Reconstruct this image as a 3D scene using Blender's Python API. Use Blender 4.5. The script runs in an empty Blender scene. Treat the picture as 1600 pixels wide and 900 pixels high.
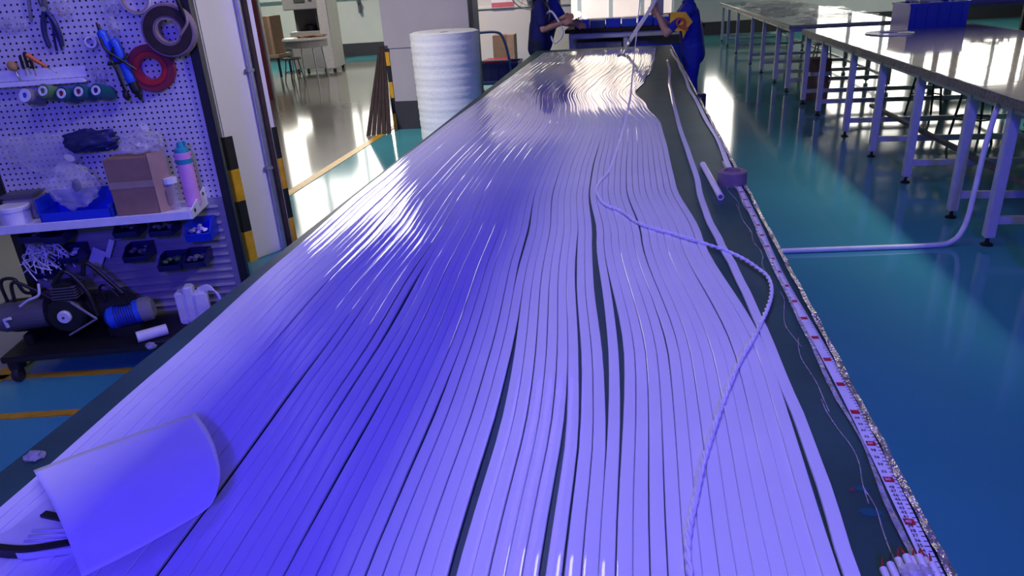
import bpy, bmesh, math, random
from mathutils import Vector, Matrix, noise
random.seed(7)
S = bpy.context.scene
COL = S.collection
PI = math.pi
# ------------------------------------------------------------------ camera
F = 1117.0; HC = 1.56
dy = Vector((190, 490, -F)).normalized()
dz = -Vector((160, -2610, -F)).normalized()
dy = (dy - dz * dy.dot(dz)).normalized()
dx = dy.cross(dz)
RW = Matrix((dx, dy, dz))                     # world = RW @ camera
cam_data = bpy.data.cameras.new('camera'); cam = bpy.data.objects.new('camera', cam_data)
COL.objects.link(cam)
cam_data.sensor_width = 36; cam_data.lens = F * 36 / 1600; cam_data.clip_end = 200; cam_data.clip_start = .02
cam.matrix_world = Matrix.Translation((0, 0, HC)) @ RW.to_4x4()
S.camera = cam
CAM = Vector((0, 0, HC))
def ray(px, py): return (RW @ Vector((px - 800, 450 - py, -F))).normalized()
def az(px, py, z): d = ray(px, py); return CAM + d * ((z - HC) / d.z)      # point of a photo pixel at a known height
def ay(px, py, y): d = ray(px, py); return CAM + d * (y / d.y)             # ... at a known distance
# ------------------------------------------------------------------ light, world, exposure
S.view_settings.view_transform = 'Standard'; S.view_settings.look = 'None'
S.view_settings.gamma = 1; S.view_settings.exposure = -0.12
S.view_settings.use_curve_mapping = False
W = bpy.data.worlds.new('world'); S.world = W; W.use_nodes = True
W.node_tree.nodes['Background'].inputs[0].default_value = (.80, .84, 1, 1)
W.node_tree.nodes['Background'].inputs[1].default_value = .15
BLUE = (.055, .028, 1.0); WHITE = (1.0, .90, .84)
def area(name, loc, sx, sy, power, color, rot=(0, 0, 0), spread=PI):
    l = bpy.data.lights.new(name, 'AREA'); l.shape = 'RECTANGLE'; l.size = sx; l.size_y = sy
    l.energy = power; l.color = color; l.spread = spread
    o = bpy.data.objects.new(name, l); COL.objects.link(o); o.location = loc; o.rotation_euler = rot
    return o
RAIL_X, RAIL_Z = -.64, 3.0                  # added rail with blue light, hung unseen to shade the table
TUBE_X, TUBE_Z = -.64, 5.0                   # white ceiling tubes over the table
area('rail_light', (RAIL_X, 1.9, RAIL_Z - .07), .20, 6.0, 30, BLUE)
area('tube_light', (TUBE_X, 1.75, TUBE_Z - .06), .18, 6.7, 44, WHITE)
FLOOD = Vector((.45, -2.6, 2.9)); FLOOD_ROT = (math.radians(78), 0, math.radians(10))
area('flood_light', FLOOD, .55, .40, 225, BLUE, FLOOD_ROT)
D_ = math.radians                              # added unseen fill lamps: place, watts, tilt, turn, cone
FILL = [((-2.0, 14.0, 6.3), 92, 38, 5, 66), ((-8.0, 12.5, 6.3), 82, 40, 0, 70), ((5.5, 14.0, 6.3), 68, 38, -8, 66), ((-4.6, 3.8, 5.2), 36, 42, -26, 54), ((-2.6, 9.9, 6.3), 60, 30, 5, 60), ((4.3, 5.2, 6.3), 95, 0, 0, 64), ((4.6, 2.6, 4.6), 9, 65, 78, 34)]
for p_, e_, rx_, rz_, sp_ in FILL: area('fill_light', p_, 1.0, .6, e_, (1, .93, .86), (D_(rx_), 0, D_(rz_)), D_(sp_))
# ------------------------------------------------------------------ materials
MATS = {}
def mat(name, col, rough=.5, metal=0, var=.08, scale=18, bump=0, bscale=60, coat=0, alpha=1, trans=0, emit=0, ior=1.5, sss=0):
    m = bpy.data.materials.new(name); m.use_nodes = True
    nt = m.node_tree; N = nt.nodes; L = nt.links; b = N['Principled BSDF']
    b.inputs['Roughness'].default_value = rough; b.inputs['Metallic'].default_value = metal
    b.inputs['Coat Weight'].default_value = coat; b.inputs['Alpha'].default_value = alpha
    b.inputs['Coat Roughness'].default_value = .05
    b.inputs['Transmission Weight'].default_value = trans; b.inputs['IOR'].default_value = ior
    tc = N.new('ShaderNodeTexCoord')
    nz = N.new('ShaderNodeTexNoise'); nz.inputs['Scale'].default_value = scale; nz.inputs['Detail'].default_value = 3
    L.new(tc.outputs['Object'], nz.inputs['Vector'])
    rp = N.new('ShaderNodeValToRGB'); rp.color_ramp.elements[0].position = .3; rp.color_ramp.elements[1].position = .7
    c0 = [max(0, c * (1 - var)) for c in col]; c1 = [min(1, c * (1 + var)) for c in col]
    rp.color_ramp.elements[0].color = (*c0, 1); rp.color_ramp.elements[1].color = (*c1, 1)
    L.new(nz.outputs['Fac'], rp.inputs['Fac'])
    L.new(rp.outputs['Color'], b.inputs['Base Color'])
    if emit:
        L.new(rp.outputs['Color'], b.inputs['Emission Color']); b.inputs['Emission Strength'].default_value = emit
    if bump:
        n2 = N.new('ShaderNodeTexNoise'); n2.inputs['Scale'].default_value = bscale; n2.inputs['Detail'].default_value = 2
        L.new(tc.outputs['Object'], n2.inputs['Vector'])
        bp = N.new('ShaderNodeBump'); bp.inputs['Strength'].default_value = bump; bp.inputs['Distance'].default_value = .01
        L.new(n2.outputs['Fac'], bp.inputs['Height']); L.new(bp.outputs['Normal'], b.inputs['Normal'])
    MATS[name] = m
    return m
mat('floor', (.06, .32, .37), .10, var=.10, scale=.8, bump=.02, bscale=2.5)
mat('walk', (.30, .295, .26), .10, var=.06, scale=1.2, bump=.02, bscale=2.5)
mat('yellow', (.62, .34, .02), .35, var=.15)
mat('black', (.012, .012, .014), .45)
mat('rubber', (.02, .02, .022), .7)
mat('wall', (.60, .60, .54), .7, var=.03, scale=3)
mat('wallpink', (.60, .55, .53), .7, var=.03, scale=3)
mat('ceiling', (.10, .10, .11), .8, var=.03)
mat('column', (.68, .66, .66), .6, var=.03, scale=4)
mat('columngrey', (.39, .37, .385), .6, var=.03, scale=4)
mat('base', (.035, .035, .04), .5)
mat('mat_green', (.026, .085, .070), .42, var=.22, scale=5, bump=.05, bscale=120)
mat('steel', (.62, .62, .63), .35, metal=.9)
mat('whitesteel', (.55, .56, .60), .35, var=.05)
mat('strip', (.80, .80, .82), .035, var=.03, scale=3, bump=.002, bscale=6, ior=1.40)
mat('paper', (.86, .86, .88), .6, var=.02, bump=.08, bscale=14)
mat('cord', (.80, .78, .84), .4)
mat('film', (.62, .60, .58), .14, var=.35, scale=55, bump=.9, bscale=70, alpha=.45)
mat('foil', (.66, .60, .52), .22, metal=.7, var=.4, scale=60, bump=1.0, bscale=90)
mat('tape_white', (.80, .78, .80), .35)
mat('red', (.50, .02, .035), .35)
mat('pinkred', (.55, .12, .14), .6)
mat('darkprint', (.03, .03, .05), .5)
mat('bag', (.70, .70, .76), .10, var=.2, scale=30, bump=.6, bscale=25, alpha=.28)
mat('navy', (.02, .025, .10), .35)
mat('bluebin', (.01, .04, .55), .35)
mat('darkbin', (.012, .016, .09), .4)
mat('card', (.28, .17, .11), .8, var=.1)
mat('cardlight', (.42, .27, .18), .8, var=.1)
mat('brown', (.035, .020, .018), .85, var=.3)
mat('woodbar', (.22, .18, .15), .6, var=.2)
mat('spoolbrown', (.24, .18, .18), .55)
mat('tan', (.38, .28, .2), .5)
mat('maroon', (.25, .02, .04), .5)
mat('toolblue', (.02, .10, .60), .35)
mat('teal', (.01, .10, .13), .4)
mat('tealbright', (.02, .30, .36), .4)
mat('green', (.10, .22, .08), .5)
mat('pink', (.75, .36, .62), .4)
mat('orange', (.75, .16, .03), .4)
mat('mustard', (.55, .33, .08), .6)
mat('whiteplastic', (.78, .78, .80), .4)
mat('greyplastic', (.22, .22, .24), .5)
mat('foam', (.80, .82, .84), .6, var=.04, scale=30, bump=.25, bscale=60)
mat('shirt', (.008, .022, .36), .8, var=.15, bump=.15, bscale=30)
mat('shirtnavy', (.006, .010, .13), .85, var=.15, bump=.15, bscale=30)
mat('trousers', (.008, .010, .05), .85)
mat('skin', (.50, .27, .20), .5, var=.05)
mat('hair', (.010, .008, .008), .4)
mat('lips', (.42, .14, .12), .5)
mat('patchyellow', (.85, .48, .01), .6)
mat('patchred', (.55, .10, .01), .6)
mat('topcream', (.34, .32, .28), .05, var=.08, scale=3, bump=.05, bscale=5)
mat('edgegrey', (.14, .13, .12), .4, var=.4, scale=40, bump=.6, bscale=40)
mat('machine', (.42, .42, .42), .4, var=.03)
mat('machinedark', (.10, .10, .11), .5)
mat('machinewhite', (.68, .67, .64), .45)
mat('trolleyblue', (.03, .08, .20), .4)
mat('day', (1, .95, .84), .5, var=.03, scale=1, emit=6.0)
mat('daywarm', (1, .77, .60), .5, var=.12, scale=1.5, emit=2.6)
mat('daylow', (1, .80, .74), .5, var=.05, scale=3, emit=.62)
mat('lampwhite', (1, .96, .92), .5, var=0, emit=4)
mat('lampblue', (.10, .05, 1), .5, var=0, emit=3)
mat('lavender', (.16, .17, .42), .4)
mat('copper', (.6, .35, .22), .35, metal=.8)
mat('wirered', (.45, .02, .02), .4)
mat('louvre', (.30, .29, .31), .55, var=.06)
mat('padwhite', (.62, .62, .66), .6)
# perforated board: regular holes, 25 mm apart
m = mat('pegboard', (.60, .58, .60), .5, var=.05)
nt = m.node_tree; N = nt.nodes; L = nt.links; b = N['Principled BSDF']
old = b.inputs['Base Color'].links[0].from_socket
tc = N.new('ShaderNodeTexCoord'); sp = N.new('ShaderNodeSeparateXYZ'); L.new(tc.outputs['Object'], sp.inputs[0])
def mth(op, a, bb):
    n = N.new('ShaderNodeMath'); n.operation = op
    for i, v in enumerate((a, bb)):
        if isinstance(v, (int, float)): n.inputs[i].default_value = v
        else: L.new(v, n.inputs[i])
    return n.outputs[0]
fr = []
for s in ('X', 'Z'):
    v = mth('MULTIPLY', mth('ADD', sp.outputs[s], 5.0), 1 / .0252)
    v = mth('FRACT', v, 0); v = mth('SUBTRACT', v, .5); fr.append(mth('MULTIPLY', v, v))
hole = mth('LESS_THAN', mth('ADD', fr[0], fr[1]), .035)
mx = N.new('ShaderNodeMix'); mx.data_type = 'RGBA'
L.new(hole, mx.inputs[0]); L.new(old, mx.inputs[6]); mx.inputs[7].default_value = (.01, .01, .012, 1)
L.new(mx.outputs[2], b.inputs['Base Color'])
# ------------------------------------------------------------------ mesh helpers
def wmat(o): return (wmat(o.parent) if o.parent else Matrix.Identity(4)) @ o.matrix_basis
class MB:
    def __init__(s): s.v = []; s.f = []; s.sm = []
    def add(s, vs, fs, smooth=False):
        o = len(s.v); s.v += [Vector(v) for v in vs]
        for f in fs: s.f.append([i + o for i in f]); s.sm.append(smooth)
        return s
    def box(s, a, b, rot=None, pivot=None):
        (x0, y0, z0), (x1, y1, z1) = a, b
        vs = [Vector((x, y, z)) for z in (z0, z1) for y in (y0, y1) for x in (x0, x1)]
        if rot is not None:
            c = Vector(pivot) if pivot is not None else sum(vs, Vector()) / 8
            vs = [c + rot @ (v - c) for v in vs]
        return s.add(vs, [(0, 2, 3, 1), (4, 5, 7, 6), (0, 1, 5, 4), (2, 6, 7, 3), (0, 4, 6, 2), (1, 3, 7, 5)])
    def rbox(s, a, b, r=.01):                 # box with chamfered edges
        (x0, y0, z0), (x1, y1, z1) = a, b
        bm = bmesh.new(); bmesh.ops.create_cube(bm, size=1)
        for v in bm.verts:
            v.co = Vector(((x0 + x1) / 2 + v.co.x * (x1 - x0), (y0 + y1) / 2 + v.co.y * (y1 - y0), (z0 + z1) / 2 + v.co.z * (z1 - z0)))
        bmesh.ops.bevel(bm, geom=bm.edges[:], offset=r, segments=2, affect='EDGES')
        bm.verts.index_update()
        s.add([v.co.copy() for v in bm.verts], [[v.index for v in f.verts] for f in bm.faces]); bm.free(); return s
    def tube(s, pts, r, n=8, cap=True, closed=False):
        pts = [Vector(p) for p in pts]; m = len(pts); rs = r if isinstance(r, (list, tuple)) else [r] * m
        vs = []; up = None
        for i, p in enumerate(pts):
            if closed: t = pts[(i + 1) % m] - pts[i - 1]
            else: t = pts[min(i + 1, m - 1)] - pts[max(i - 1, 0)]
            t.normalize()
            if up is None:
                up = Vector((0, 0, 1)) if abs(t.z) < .9 else Vector((1, 0, 0))
            u = t.cross(up)
            if u.length < 1e-5: u = t.cross(Vector((1, .3, 0)))
            u.normalize(); w = u.cross(t).normalized(); up = w
            for k in range(n):
                a = 2 * PI * k / n
                vs.append(p + (u * math.cos(a) + w * math.sin(a)) * rs[i])
        fs = []
        for i in range(m if closed else m - 1):
            j = (i + 1) % m
            for k in range(n):
                fs.append((i * n + k, i * n + (k + 1) % n, j * n + (k + 1) % n, j * n + k))
        s.add(vs, fs, True)
        if cap and not closed:
            o = len(s.v) - m * n
            s.f.append([o + k for k in range(n)][::-1]); s.sm.append(False)
            s.f.append([o + (m - 1) * n + k for k in range(n)]); s.sm.append(False)
        return s
    def cyl(s, p0, p1, r, n=20): return s.tube([p0, p1], r, n)
    def lathe(s, prof, c=(0, 0, 0), axis=(0, 0, 1), n=28, closed=False):   # prof: (radius, along-axis)
        ax = Vector(axis).normalized(); t = Vector((1, 0, 0)) if abs(ax.x) < .8 else Vector((0, 1, 0))
        u = ax.cross(t).normalized(); w = ax.cross(u); c = Vector(c); vs = []
        for r, h in prof:
            for k in range(n):
                a = 2 * PI * k / n; vs.append(c + ax * h + (u * math.cos(a) + w * math.sin(a)) * max(r, 1e-4))
        fs = []; m = len(prof)
        for i in range(m if closed else m - 1):
            j = (i + 1) % m
            for k in range(n): fs.append((i * n + k, i * n + (k + 1) % n, j * n + (k + 1) % n, j * n + k))
        return s.add(vs, fs, False)
    def prism(s, poly, h0, h1, fn):           # poly of 2-D points, fn(a,b,h)->Vector
        n = len(poly); vs = [fn(a, b_, h0) for a, b_ in poly] + [fn(a, b_, h1) for a, b_ in poly]
        fs = [list(range(n))[::-1], list(range(n, 2 * n))] + [(i, (i + 1) % n, n + (i + 1) % n, n + i) for i in range(n)]
        return s.add(vs, fs)
    def blob(s, c, r, sub=3, amp=.15, fq=3.0, seed=0, flat=None):
        bm = bmesh.new(); bmesh.ops.create_icosphere(bm, subdivisions=sub, radius=1)
        c = Vector(c); r = Vector(r) if not isinstance(r, (int, float)) else Vector((r, r, r)); vs = []
        for v in bm.verts:
            k = 1 + amp * noise.noise(v.co * fq + Vector((seed, seed * 2.3, 0))) + amp * .5 * noise.noise(v.co * fq * 2.7 + Vector((seed, 0, 9)))
            p = Vector((v.co.x * r.x, v.co.y * r.y, v.co.z * r.z)) * k
            if flat is not None: p.z = max(p.z, flat - c.z)
            vs.append(c + p)
        bm.verts.index_update()
        s.add(vs, [[v.index for v in f.verts] for f in bm.faces], True); bm.free(); return s
    def build(s, name, m, parent=None, loc=None, world=False):
        """one mesh object; with world=True the vertices are world points, put into the parent's frame"""
        me = bpy.data.meshes.new(name); vs = s.v
        if world and parent is not None:
            inv = wmat(parent).inverted(); vs = [inv @ v for v in vs]
        if loc is not None: vs = [v - Vector(loc) for v in vs]
        me.from_pydata([tuple(v) for v in vs], [], s.f)
        me.polygons.foreach_set('use_smooth', s.sm)
        bm = bmesh.new(); bm.from_mesh(me); bmesh.ops.recalc_face_normals(bm, faces=bm.faces[:])
        for e in bm.edges:
            if len(e.link_faces) == 2 and e.calc_face_angle(0) > .9: e.smooth = False
        bm.to_mesh(me); bm.free()
        me.materials.append(MATS[m]); me.update()
        o = bpy.data.objects.new(name, me); COL.objects.link(o)
        if parent is not None: o.parent = parent
        if loc is not None: o.location = loc
        return o
def tag(o, label, cat, group=None, kind=None):
    if label: o['label'] = label
    if cat: o['category'] = cat
    if group: o['group'] = group
    if kind: o['kind'] = kind
    return o
def thing(name, label, cat, loc=(0, 0, 0), rz=0, group=None):
    o = bpy.data.objects.new(name, None); COL.objects.link(o); o.empty_display_size = .1
    o.location = loc; o.rotation_euler = (0, 0, rz)
    o.matrix_world = Matrix.Translation(loc) @ Matrix.Rotation(rz, 4, 'Z')
    return tag(o, label, cat, group)
def textmesh(name, cu):
    o = bpy.data.objects.new(name, cu); me = bpy.data.meshes.new_from_object(o); bpy.data.objects.remove(o)
    o = bpy.data.objects.new(name, me); COL.objects.link(o)
    if not me.materials: me.materials.append(cu.materials[0])
    return o
def struct(o): o['kind'] = 'structure'; return o
def catmull(P, n=8):
    P = [Vector(p) for p in P]; out = []
    Q = [P[0] * 2 - P[1]] + P + [P[-1] * 2 - P[-2]]
    for i in range(1, len(Q) - 2):
        for k in range(n):
            t = k / n; a, b_, c, d = Q[i - 1:i + 3]
            out.append(.5 * ((2 * b_) + (c - a) * t + (2 * a - 5 * b_ + 4 * c - d) * t * t + (3 * b_ - a - 3 * c + d) * t ** 3))
    out.append(P[-1]); return out
def interp(tab, y):
    if y <= tab[0][0]: return tab[0][1]
    for (a, u), (b_, v) in zip(tab, tab[1:]):
        if y <= b_:
            t = (y - a) / (b_ - a); t = t * t * (3 - 2 * t); return u + (v - u) * t
    return tab[-1][1]
ONES = 'zero first second third fourth fifth sixth seventh eighth ninth tenth eleventh twelfth thirteenth fourteenth fifteenth sixteenth seventeenth eighteenth nineteenth'.split()
TENS = {2: ('twentieth', 'twenty'), 3: ('thirtieth', 'thirty'), 4: ('fortieth', 'forty'), 5: ('fiftieth', 'fifty'), 6: ('sixtieth', 'sixty')}
def ordinal(n):
    if n < 20: return ONES[n]
    t, u = divmod(n, 10); return TENS[t][0] if u == 0 else TENS[t][1] + '-' + ONES[u]
# ------------------------------------------------------------------ the hall
struct(MB().box((-16, -8, -.1), (16, 26, 0)).build('floor', 'floor'))
struct(MB().box((-7.2, -8, 0), (-2.95, 17.2, .002)).build('floor_walkway', 'walk'))
struct(MB().box((-2.95, -8, 0), (-2.86, 17.2, .004)).build('trim_1', 'yellow'))
for i, (p, q) in enumerate([((10, 590), (190, 580)), ((0, 652), (110, 645))]):
    a = az(*p, 0); b_ = az(*q, 0); d = (b_ - a).normalized(); a = a - d * .1; b_ = a + d * 1.9; n = Vector((-d.y, d.x, 0)) * .022
    struct(MB().add([a - n, b_ - n, b_ + n, a + n, *[v + Vector((0, 0, .004)) for v in (a - n, b_ - n, b_ + n, a + n)]],
        [(0, 3, 2, 1), (4, 5, 6, 7), (0, 1, 5, 4), (1, 2, 6, 5), (2, 3, 7, 6), (3, 0, 4, 7)]).build('trim_%d' % (i + 2), 'yellow'))
struct(MB().box((-16, -8, 7.2), (16, 26, 7.3)).build('ceiling', 'ceiling'))
struct(MB().box((15.5, -8, 0), (15.7, 26, 7.2)).build('wall_right', 'wall'))
struct(MB().box((-15.7, -8, 0), (-15.5, 26, 7.2)).build('wall_left', 'wall'))
WR = math.radians(9)
wallroot = bpy.data.objects.new('wall_far', None); COL.objects.link(wallroot); wallroot.location = (0, 20, 0); wallroot.rotation_euler.z = WR
wallroot.matrix_world = Matrix.Translation((0, 20, 0)) @ Matrix.Rotation(WR, 4, 'Z'); struct(wallroot)
holes = [(-11, -6.2, 1.5, 6.4), (-3.0, 1.05, .35, 3.4), (1.9, 2.8, 1.1, 3.3), (4.75, 7.4, .95, 2.9), (7.7, 10.4, 1.6, 3.4)]
xs = sorted({-16, 16, *[h[0] for h in holes], *[h[1] for h in holes]}); zs = sorted({0, 7.2, *[h[2] for h in holes], *[h[3] for h in holes]})
w = MB()
for x0, x1 in zip(xs, xs[1:]):
    for z0, z1 in zip(zs, zs[1:]):
        if not any(h[0] <= x0 and x1 <= h[1] and h[2] <= z0 and z1 <= h[3] for h in holes): w.box((x0, 0, z0), (x1, .25, z1))
w.build('wall_panel', 'wall', wallroot)
struct(MB().box((-16, -.03, 0), (16, 0, .32)).build('baseboard_far', 'base', wallroot))
for i, (x0, x1, z0, z1) in enumerate(holes):
    r = bpy.data.objects.new('window_%d' % (i + 1), None); COL.objects.link(r); r.parent = wallroot; struct(r)
    nx = {0: 4, 1: 5, 2: 1, 3: 3, 4: 3}[i]; nz = {0: 4, 1: 3, 2: 2, 3: 2, 4: 2}[i]
    fw = .05; fr = MB()
    for k in range(nx + 1):
        x = x0 + (x1 - x0) * k / nx; fr.box((x - fw, .06, z0), (x + fw, .14, z1))
    zl = [z0 + (z1 - z0) * k / nz for k in range(nz + 1)]
    if i == 1: zl = [.35, 1.25, 2.3, 3.4]
    for z in zl: fr.box((x0, .07, z - fw), (x1, .13, z + fw))
    fr.build('window_frame', 'whiteplastic', r)
    for k in range(nx):
        for j in range(nz):
            a = x0 + (x1 - x0) * k / nx; c = x0 + (x1 - x0) * (k + 1) / nx
            m_ = 'day' if i != 1 else ('daylow' if j == 0 else 'daywarm')
            MB().box((a + fw, .095, zl[j] + fw), (c - fw, .105, zl[j + 1] - fw)).build('pane', m_, r)
    if i != 1: MB().box((x0 - .1, -.12, z0 - .06), (x1 + .1, .1, z0)).build('window_sill', 'machinewhite', r)
# small wall brackets on the far wall
for s in (-7.05, -5.95, -4.9):
    tag(MB().box((s, -.12, 1.05), (s + .06, 0, 1.35)).box((s, -.2, 1.3), (s + .06, -.12, 1.35)).build('wall_bracket', 'machinedark', wallroot), None, None)
# partition behind the trolley
struct(MB().box((-4.3, 13, 0), (-1.05, 13.12, 2.7)).build('wall_partition', 'wallpink'))
struct(MB().box((-4.3, 12.98, 1.16), (-1.05, 13.0, 1.19)).build('trim_4', 'wall'))
# ------------------------------------------------------------------ columns
def column(name, A, direc, wid, dep, h, basez=None, label=None):
    """a corner A (left-front), direc = unit vector along the visible front, depth to its left-back"""
    d = Vector((*direc, 0)).normalized(); n = Vector((-d.y, d.x, 0))
    ang = math.atan2(d.y, d.x)
    r = thing(name, label, None, (A[0], A[1], 0), ang); struct(r)
    return r
cA = az(349, 215, .8); cB = az(430, 198, .8); dAB = (cB - cA)
angA = math.atan2(dAB.y, dAB.x); wA = dAB.length
col1 = thing('column', 'white square column with striped corner guard behind the tool rack', 'column', (cA.x, cA.y, 0), angA)
MB().rbox((0, 0, 0), (wA, .42, 7.2), .008).build('shaft', 'column', col1)
for k in range(4):
    m_ = 'yellow' if k % 2 == 0 else 'black'
    MB().box((-.006, -.006, k * .2), (.055, .002, k * .2 + .2)).box((-.006, -.006, k * .2), (.002, .08, k * .2 + .2)).build('guard_stripe', m_, col1)
    MB().box((wA - .03, -.006, k * .2), (wA + .006, .002, k * .2 + .2)).box((wA - .002, -.006, k * .2), (wA + .006, .08, k * .2 + .2)).build('guard_stripe', m_, col1)
cx = wA * .70
MB().tube([(cx, -.018, .0), (cx, -.018, 4)], .014, 10).build('conduit', 'steel', col1)
MB().rbox((cx + .03, -.02, 0), (cx + .065, 0, 4), .004).build('cable_trunking', 'brown', col1)
for z in (.55, 1.15, 1.75, 2.4): MB().rbox((cx - .03, -.034, z), (cx + .02, 0, z + .02), .003).build('conduit_clip', 'greyplastic', col1)
c2 = Vector((-2.80, 8.40, 0)); col2 = thing('column', 'broad white column with dark plinth behind the foam roll', 'column', c2, math.radians(2))
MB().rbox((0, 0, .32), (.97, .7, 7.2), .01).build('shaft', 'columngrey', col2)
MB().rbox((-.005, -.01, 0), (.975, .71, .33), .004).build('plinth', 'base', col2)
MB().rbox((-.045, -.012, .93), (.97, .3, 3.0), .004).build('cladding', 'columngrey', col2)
for k in range(5):
    MB().box((-.05, .0, .0 + k * .185), (-.004, .09, .185 + k * .185)).build('guard_stripe', 'yellow' if k % 2 == 0 else 'black', col2)
MB().rbox((-.05, -.012, .9), (-.0, .02, .97), .004).build('guard_cap', 'black', col2)
# ------------------------------------------------------------------ lamps out of frame; the shading rail and fill lamps are added
rail = thing('shade_rail', 'added dark rail with blue light, unseen, shading the long table from the tubes', 'lamp', (RAIL_X, 1.9, RAIL_Z))
MB().rbox((-.14, -3.2, -.05), (.14, 3.2, .05), .01).build('housing', 'greyplastic', rail)
MB().box((-.10, -3.0, -.056), (.10, 3.0, -.05)).build('diffuser', 'lampblue', rail)
for y in (-1.6, 1.6): MB().cyl((0, y, .05), (0, y, TUBE_Z - .05 - RAIL_Z), .006, 8).build('hanger_rod', 'steel', rail)
tl = thing('tube_lamp', 'long white tube lamp hung high above the long table', 'lamp', (TUBE_X, 1.75, TUBE_Z))
MB().rbox((-.12, -3.45, -.04), (.12, 3.45, .04), .01).build('housing', 'whiteplastic', tl)
MB().box((-.09, -3.35, -.046), (.09, 3.35, -.04)).build('diffuser', 'lampwhite', tl)
for y in (-2.6, 2.6): MB().cyl((0, y, .04), (0, y, 7.2 - TUBE_Z), .006, 8).build('hanger_rod', 'steel', tl)
fl = thing('flood_lamp', 'blue flood lamp on a tripod stand behind the near table end', 'lamp', (FLOOD.x, FLOOD.y - .05, 0))
hd = MB(); hd.box((-.3, -.22, .012), (.3, .22, .10)); Mf = Matrix.Rotation(FLOOD_ROT[2], 4, 'Z') @ Matrix.Rotation(FLOOD_ROT[0], 4, 'X'); hd.v = [Vector((0, .05, FLOOD.z)) + Mf @ v for v in hd.v]; hd.build('lamp_head', 'greyplastic', fl)
MB().cyl((0, -.06, .6), (0, -.06, FLOOD.z), .018, 10).build('pole', 'steel', fl)
for k in range(3): a_ = 2 * PI * k / 3; MB().tube([(0, -.06, .62), (.4 * math.cos(a_), -.06 + .4 * math.sin(a_), 0)], .014, 8).build('leg', 'black', fl)
LAMPS = ['facing the far wall behind the packing bench', 'facing the far wall behind the machine cabinet', 'facing the far wall beyond the right tables', 'aimed at the foam roll', 'aimed at the partition with the poster', 'pointing down on the nearest right table', 'aimed at the striped column']
for p_, e_, rx_, rz_, sp_ in FILL:
    hl = thing('fill_lamp', 'added grey fill lamp, unseen under the ceiling, ' + LAMPS[FILL.index((p_, e_, rx_, rz_, sp_))], 'lamp', p_, 0, 'added fill lamps of the hall')
    Mh = Matrix.Rotation(D_(rz_), 4, 'Z') @ Matrix.Rotation(D_(rx_), 4, 'X'); hd = MB().box((-.53, -.33, .01), (.53, .33, .12)); hd.v = [Mh @ v for v in hd.v]; hd.build('housing', 'greyplastic', hl)
    for x in (-.4, .4): MB().cyl((x, 0, .1), (x, 0, 7.2 - p_[2]), .01, 8).build('hanger_rod', 'steel', hl)
# ------------------------------------------------------------------ main table
TZ = .78
tb = thing('work_table', 'very long work table covered with dark green mat', 'table', (-.355, 4.3, 0))
MB().box((-1.14, -.3, TZ - .05), (.43, 8.98, TZ - .004)).build('table_top', 'woodbar', tb, world=True)
MB().rbox((-1.15, -.32, TZ - .004), (.44, 9.0, TZ), .0015).build('table_mat', 'mat_green', tb, world=True)
for y in (-.1, 1.7, 3.5, 5.3, 7.1, 8.8):
    for x in (-1.05, .34):
        MB().rbox((x - .025, y - .025, 0), (x + .025, y + .025, TZ - .05), .004).build('leg', 'whitesteel', tb, world=True)
for x in (-1.05, .34): MB().box((x - .02, -.1, TZ - .1), (x + .02, 8.8, TZ - .05)).build('side_rail', 'whitesteel', tb, world=True)
for y in (-.1, 1.7, 3.5, 5.3, 7.1, 8.8): MB().box((-1.05, y - .02, .14), (.34, y + .02, .18)).build('stretcher', 'whitesteel', tb, world=True)
# dark stains on the mat
for i, (px, py, rx, ry) in enumerate([(1360, 800, .016, .009), (1394, 803, .004, .010), (1345, 763, .011, .006), (1332, 765, .004, .004)]):
    c = az(px, py, TZ + .0006); pts = [(c.x + rx * math.cos(2 * PI * k / 14) * (1 + .2 * math.sin(3 * k)), c.y + ry * math.sin(2 * PI * k / 14)) for k in range(14)]
    MB().prism(pts, TZ, TZ + .0008, lambda a, b_, h: Vector((a, b_, h))).build('stain', 'teal' if i in (0, 2) else 'maroon', tb, world=True)
# ------------------------------------------------------------------ strips on the table
NS = 56; SW = .0229; SH = .0075
Lt = [(-.2, -1.00), (.8, -1.055), (1.3, -1.07), (2.0, -1.10), (2.7, -1.125), (4.0, -1.12), (5.4, -1.09), (6.9, -1.06), (8.6, -1.02)]
Rt = [(-.2, .284), (.8, .288), (1.4, .296), (2.2, .222), (2.8, .175), (3.4, .17), (4.05, .16), (4.7, .09), (5.3, .02), (6.0, .10), (6.7, .17), (7.6, .22), (8.7, .26)]
YS = [-.2 + .09 * k for k in range(int((8.7 + .2) / .09) + 1)]
gaps = []
for y in YS:
    row = []
    for i in range(NS):
        u = i / NS
        a = noise.noise(Vector((i * 7.13, y * .55, 3.1))) + .35 * noise.noise(Vector((i * 3.7, y * 1.6, 8.1)))
        g = .02 + max(0, a) ** 2 * (1.0 + .9 * (u > .45)) * (2.2 if noise.noise(Vector((i * 5.9, 1.7, 0))) > -.06 else .5)
        row.append(g)
    gaps.append(row)
paths = [[] for _ in range(NS)]
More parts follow.
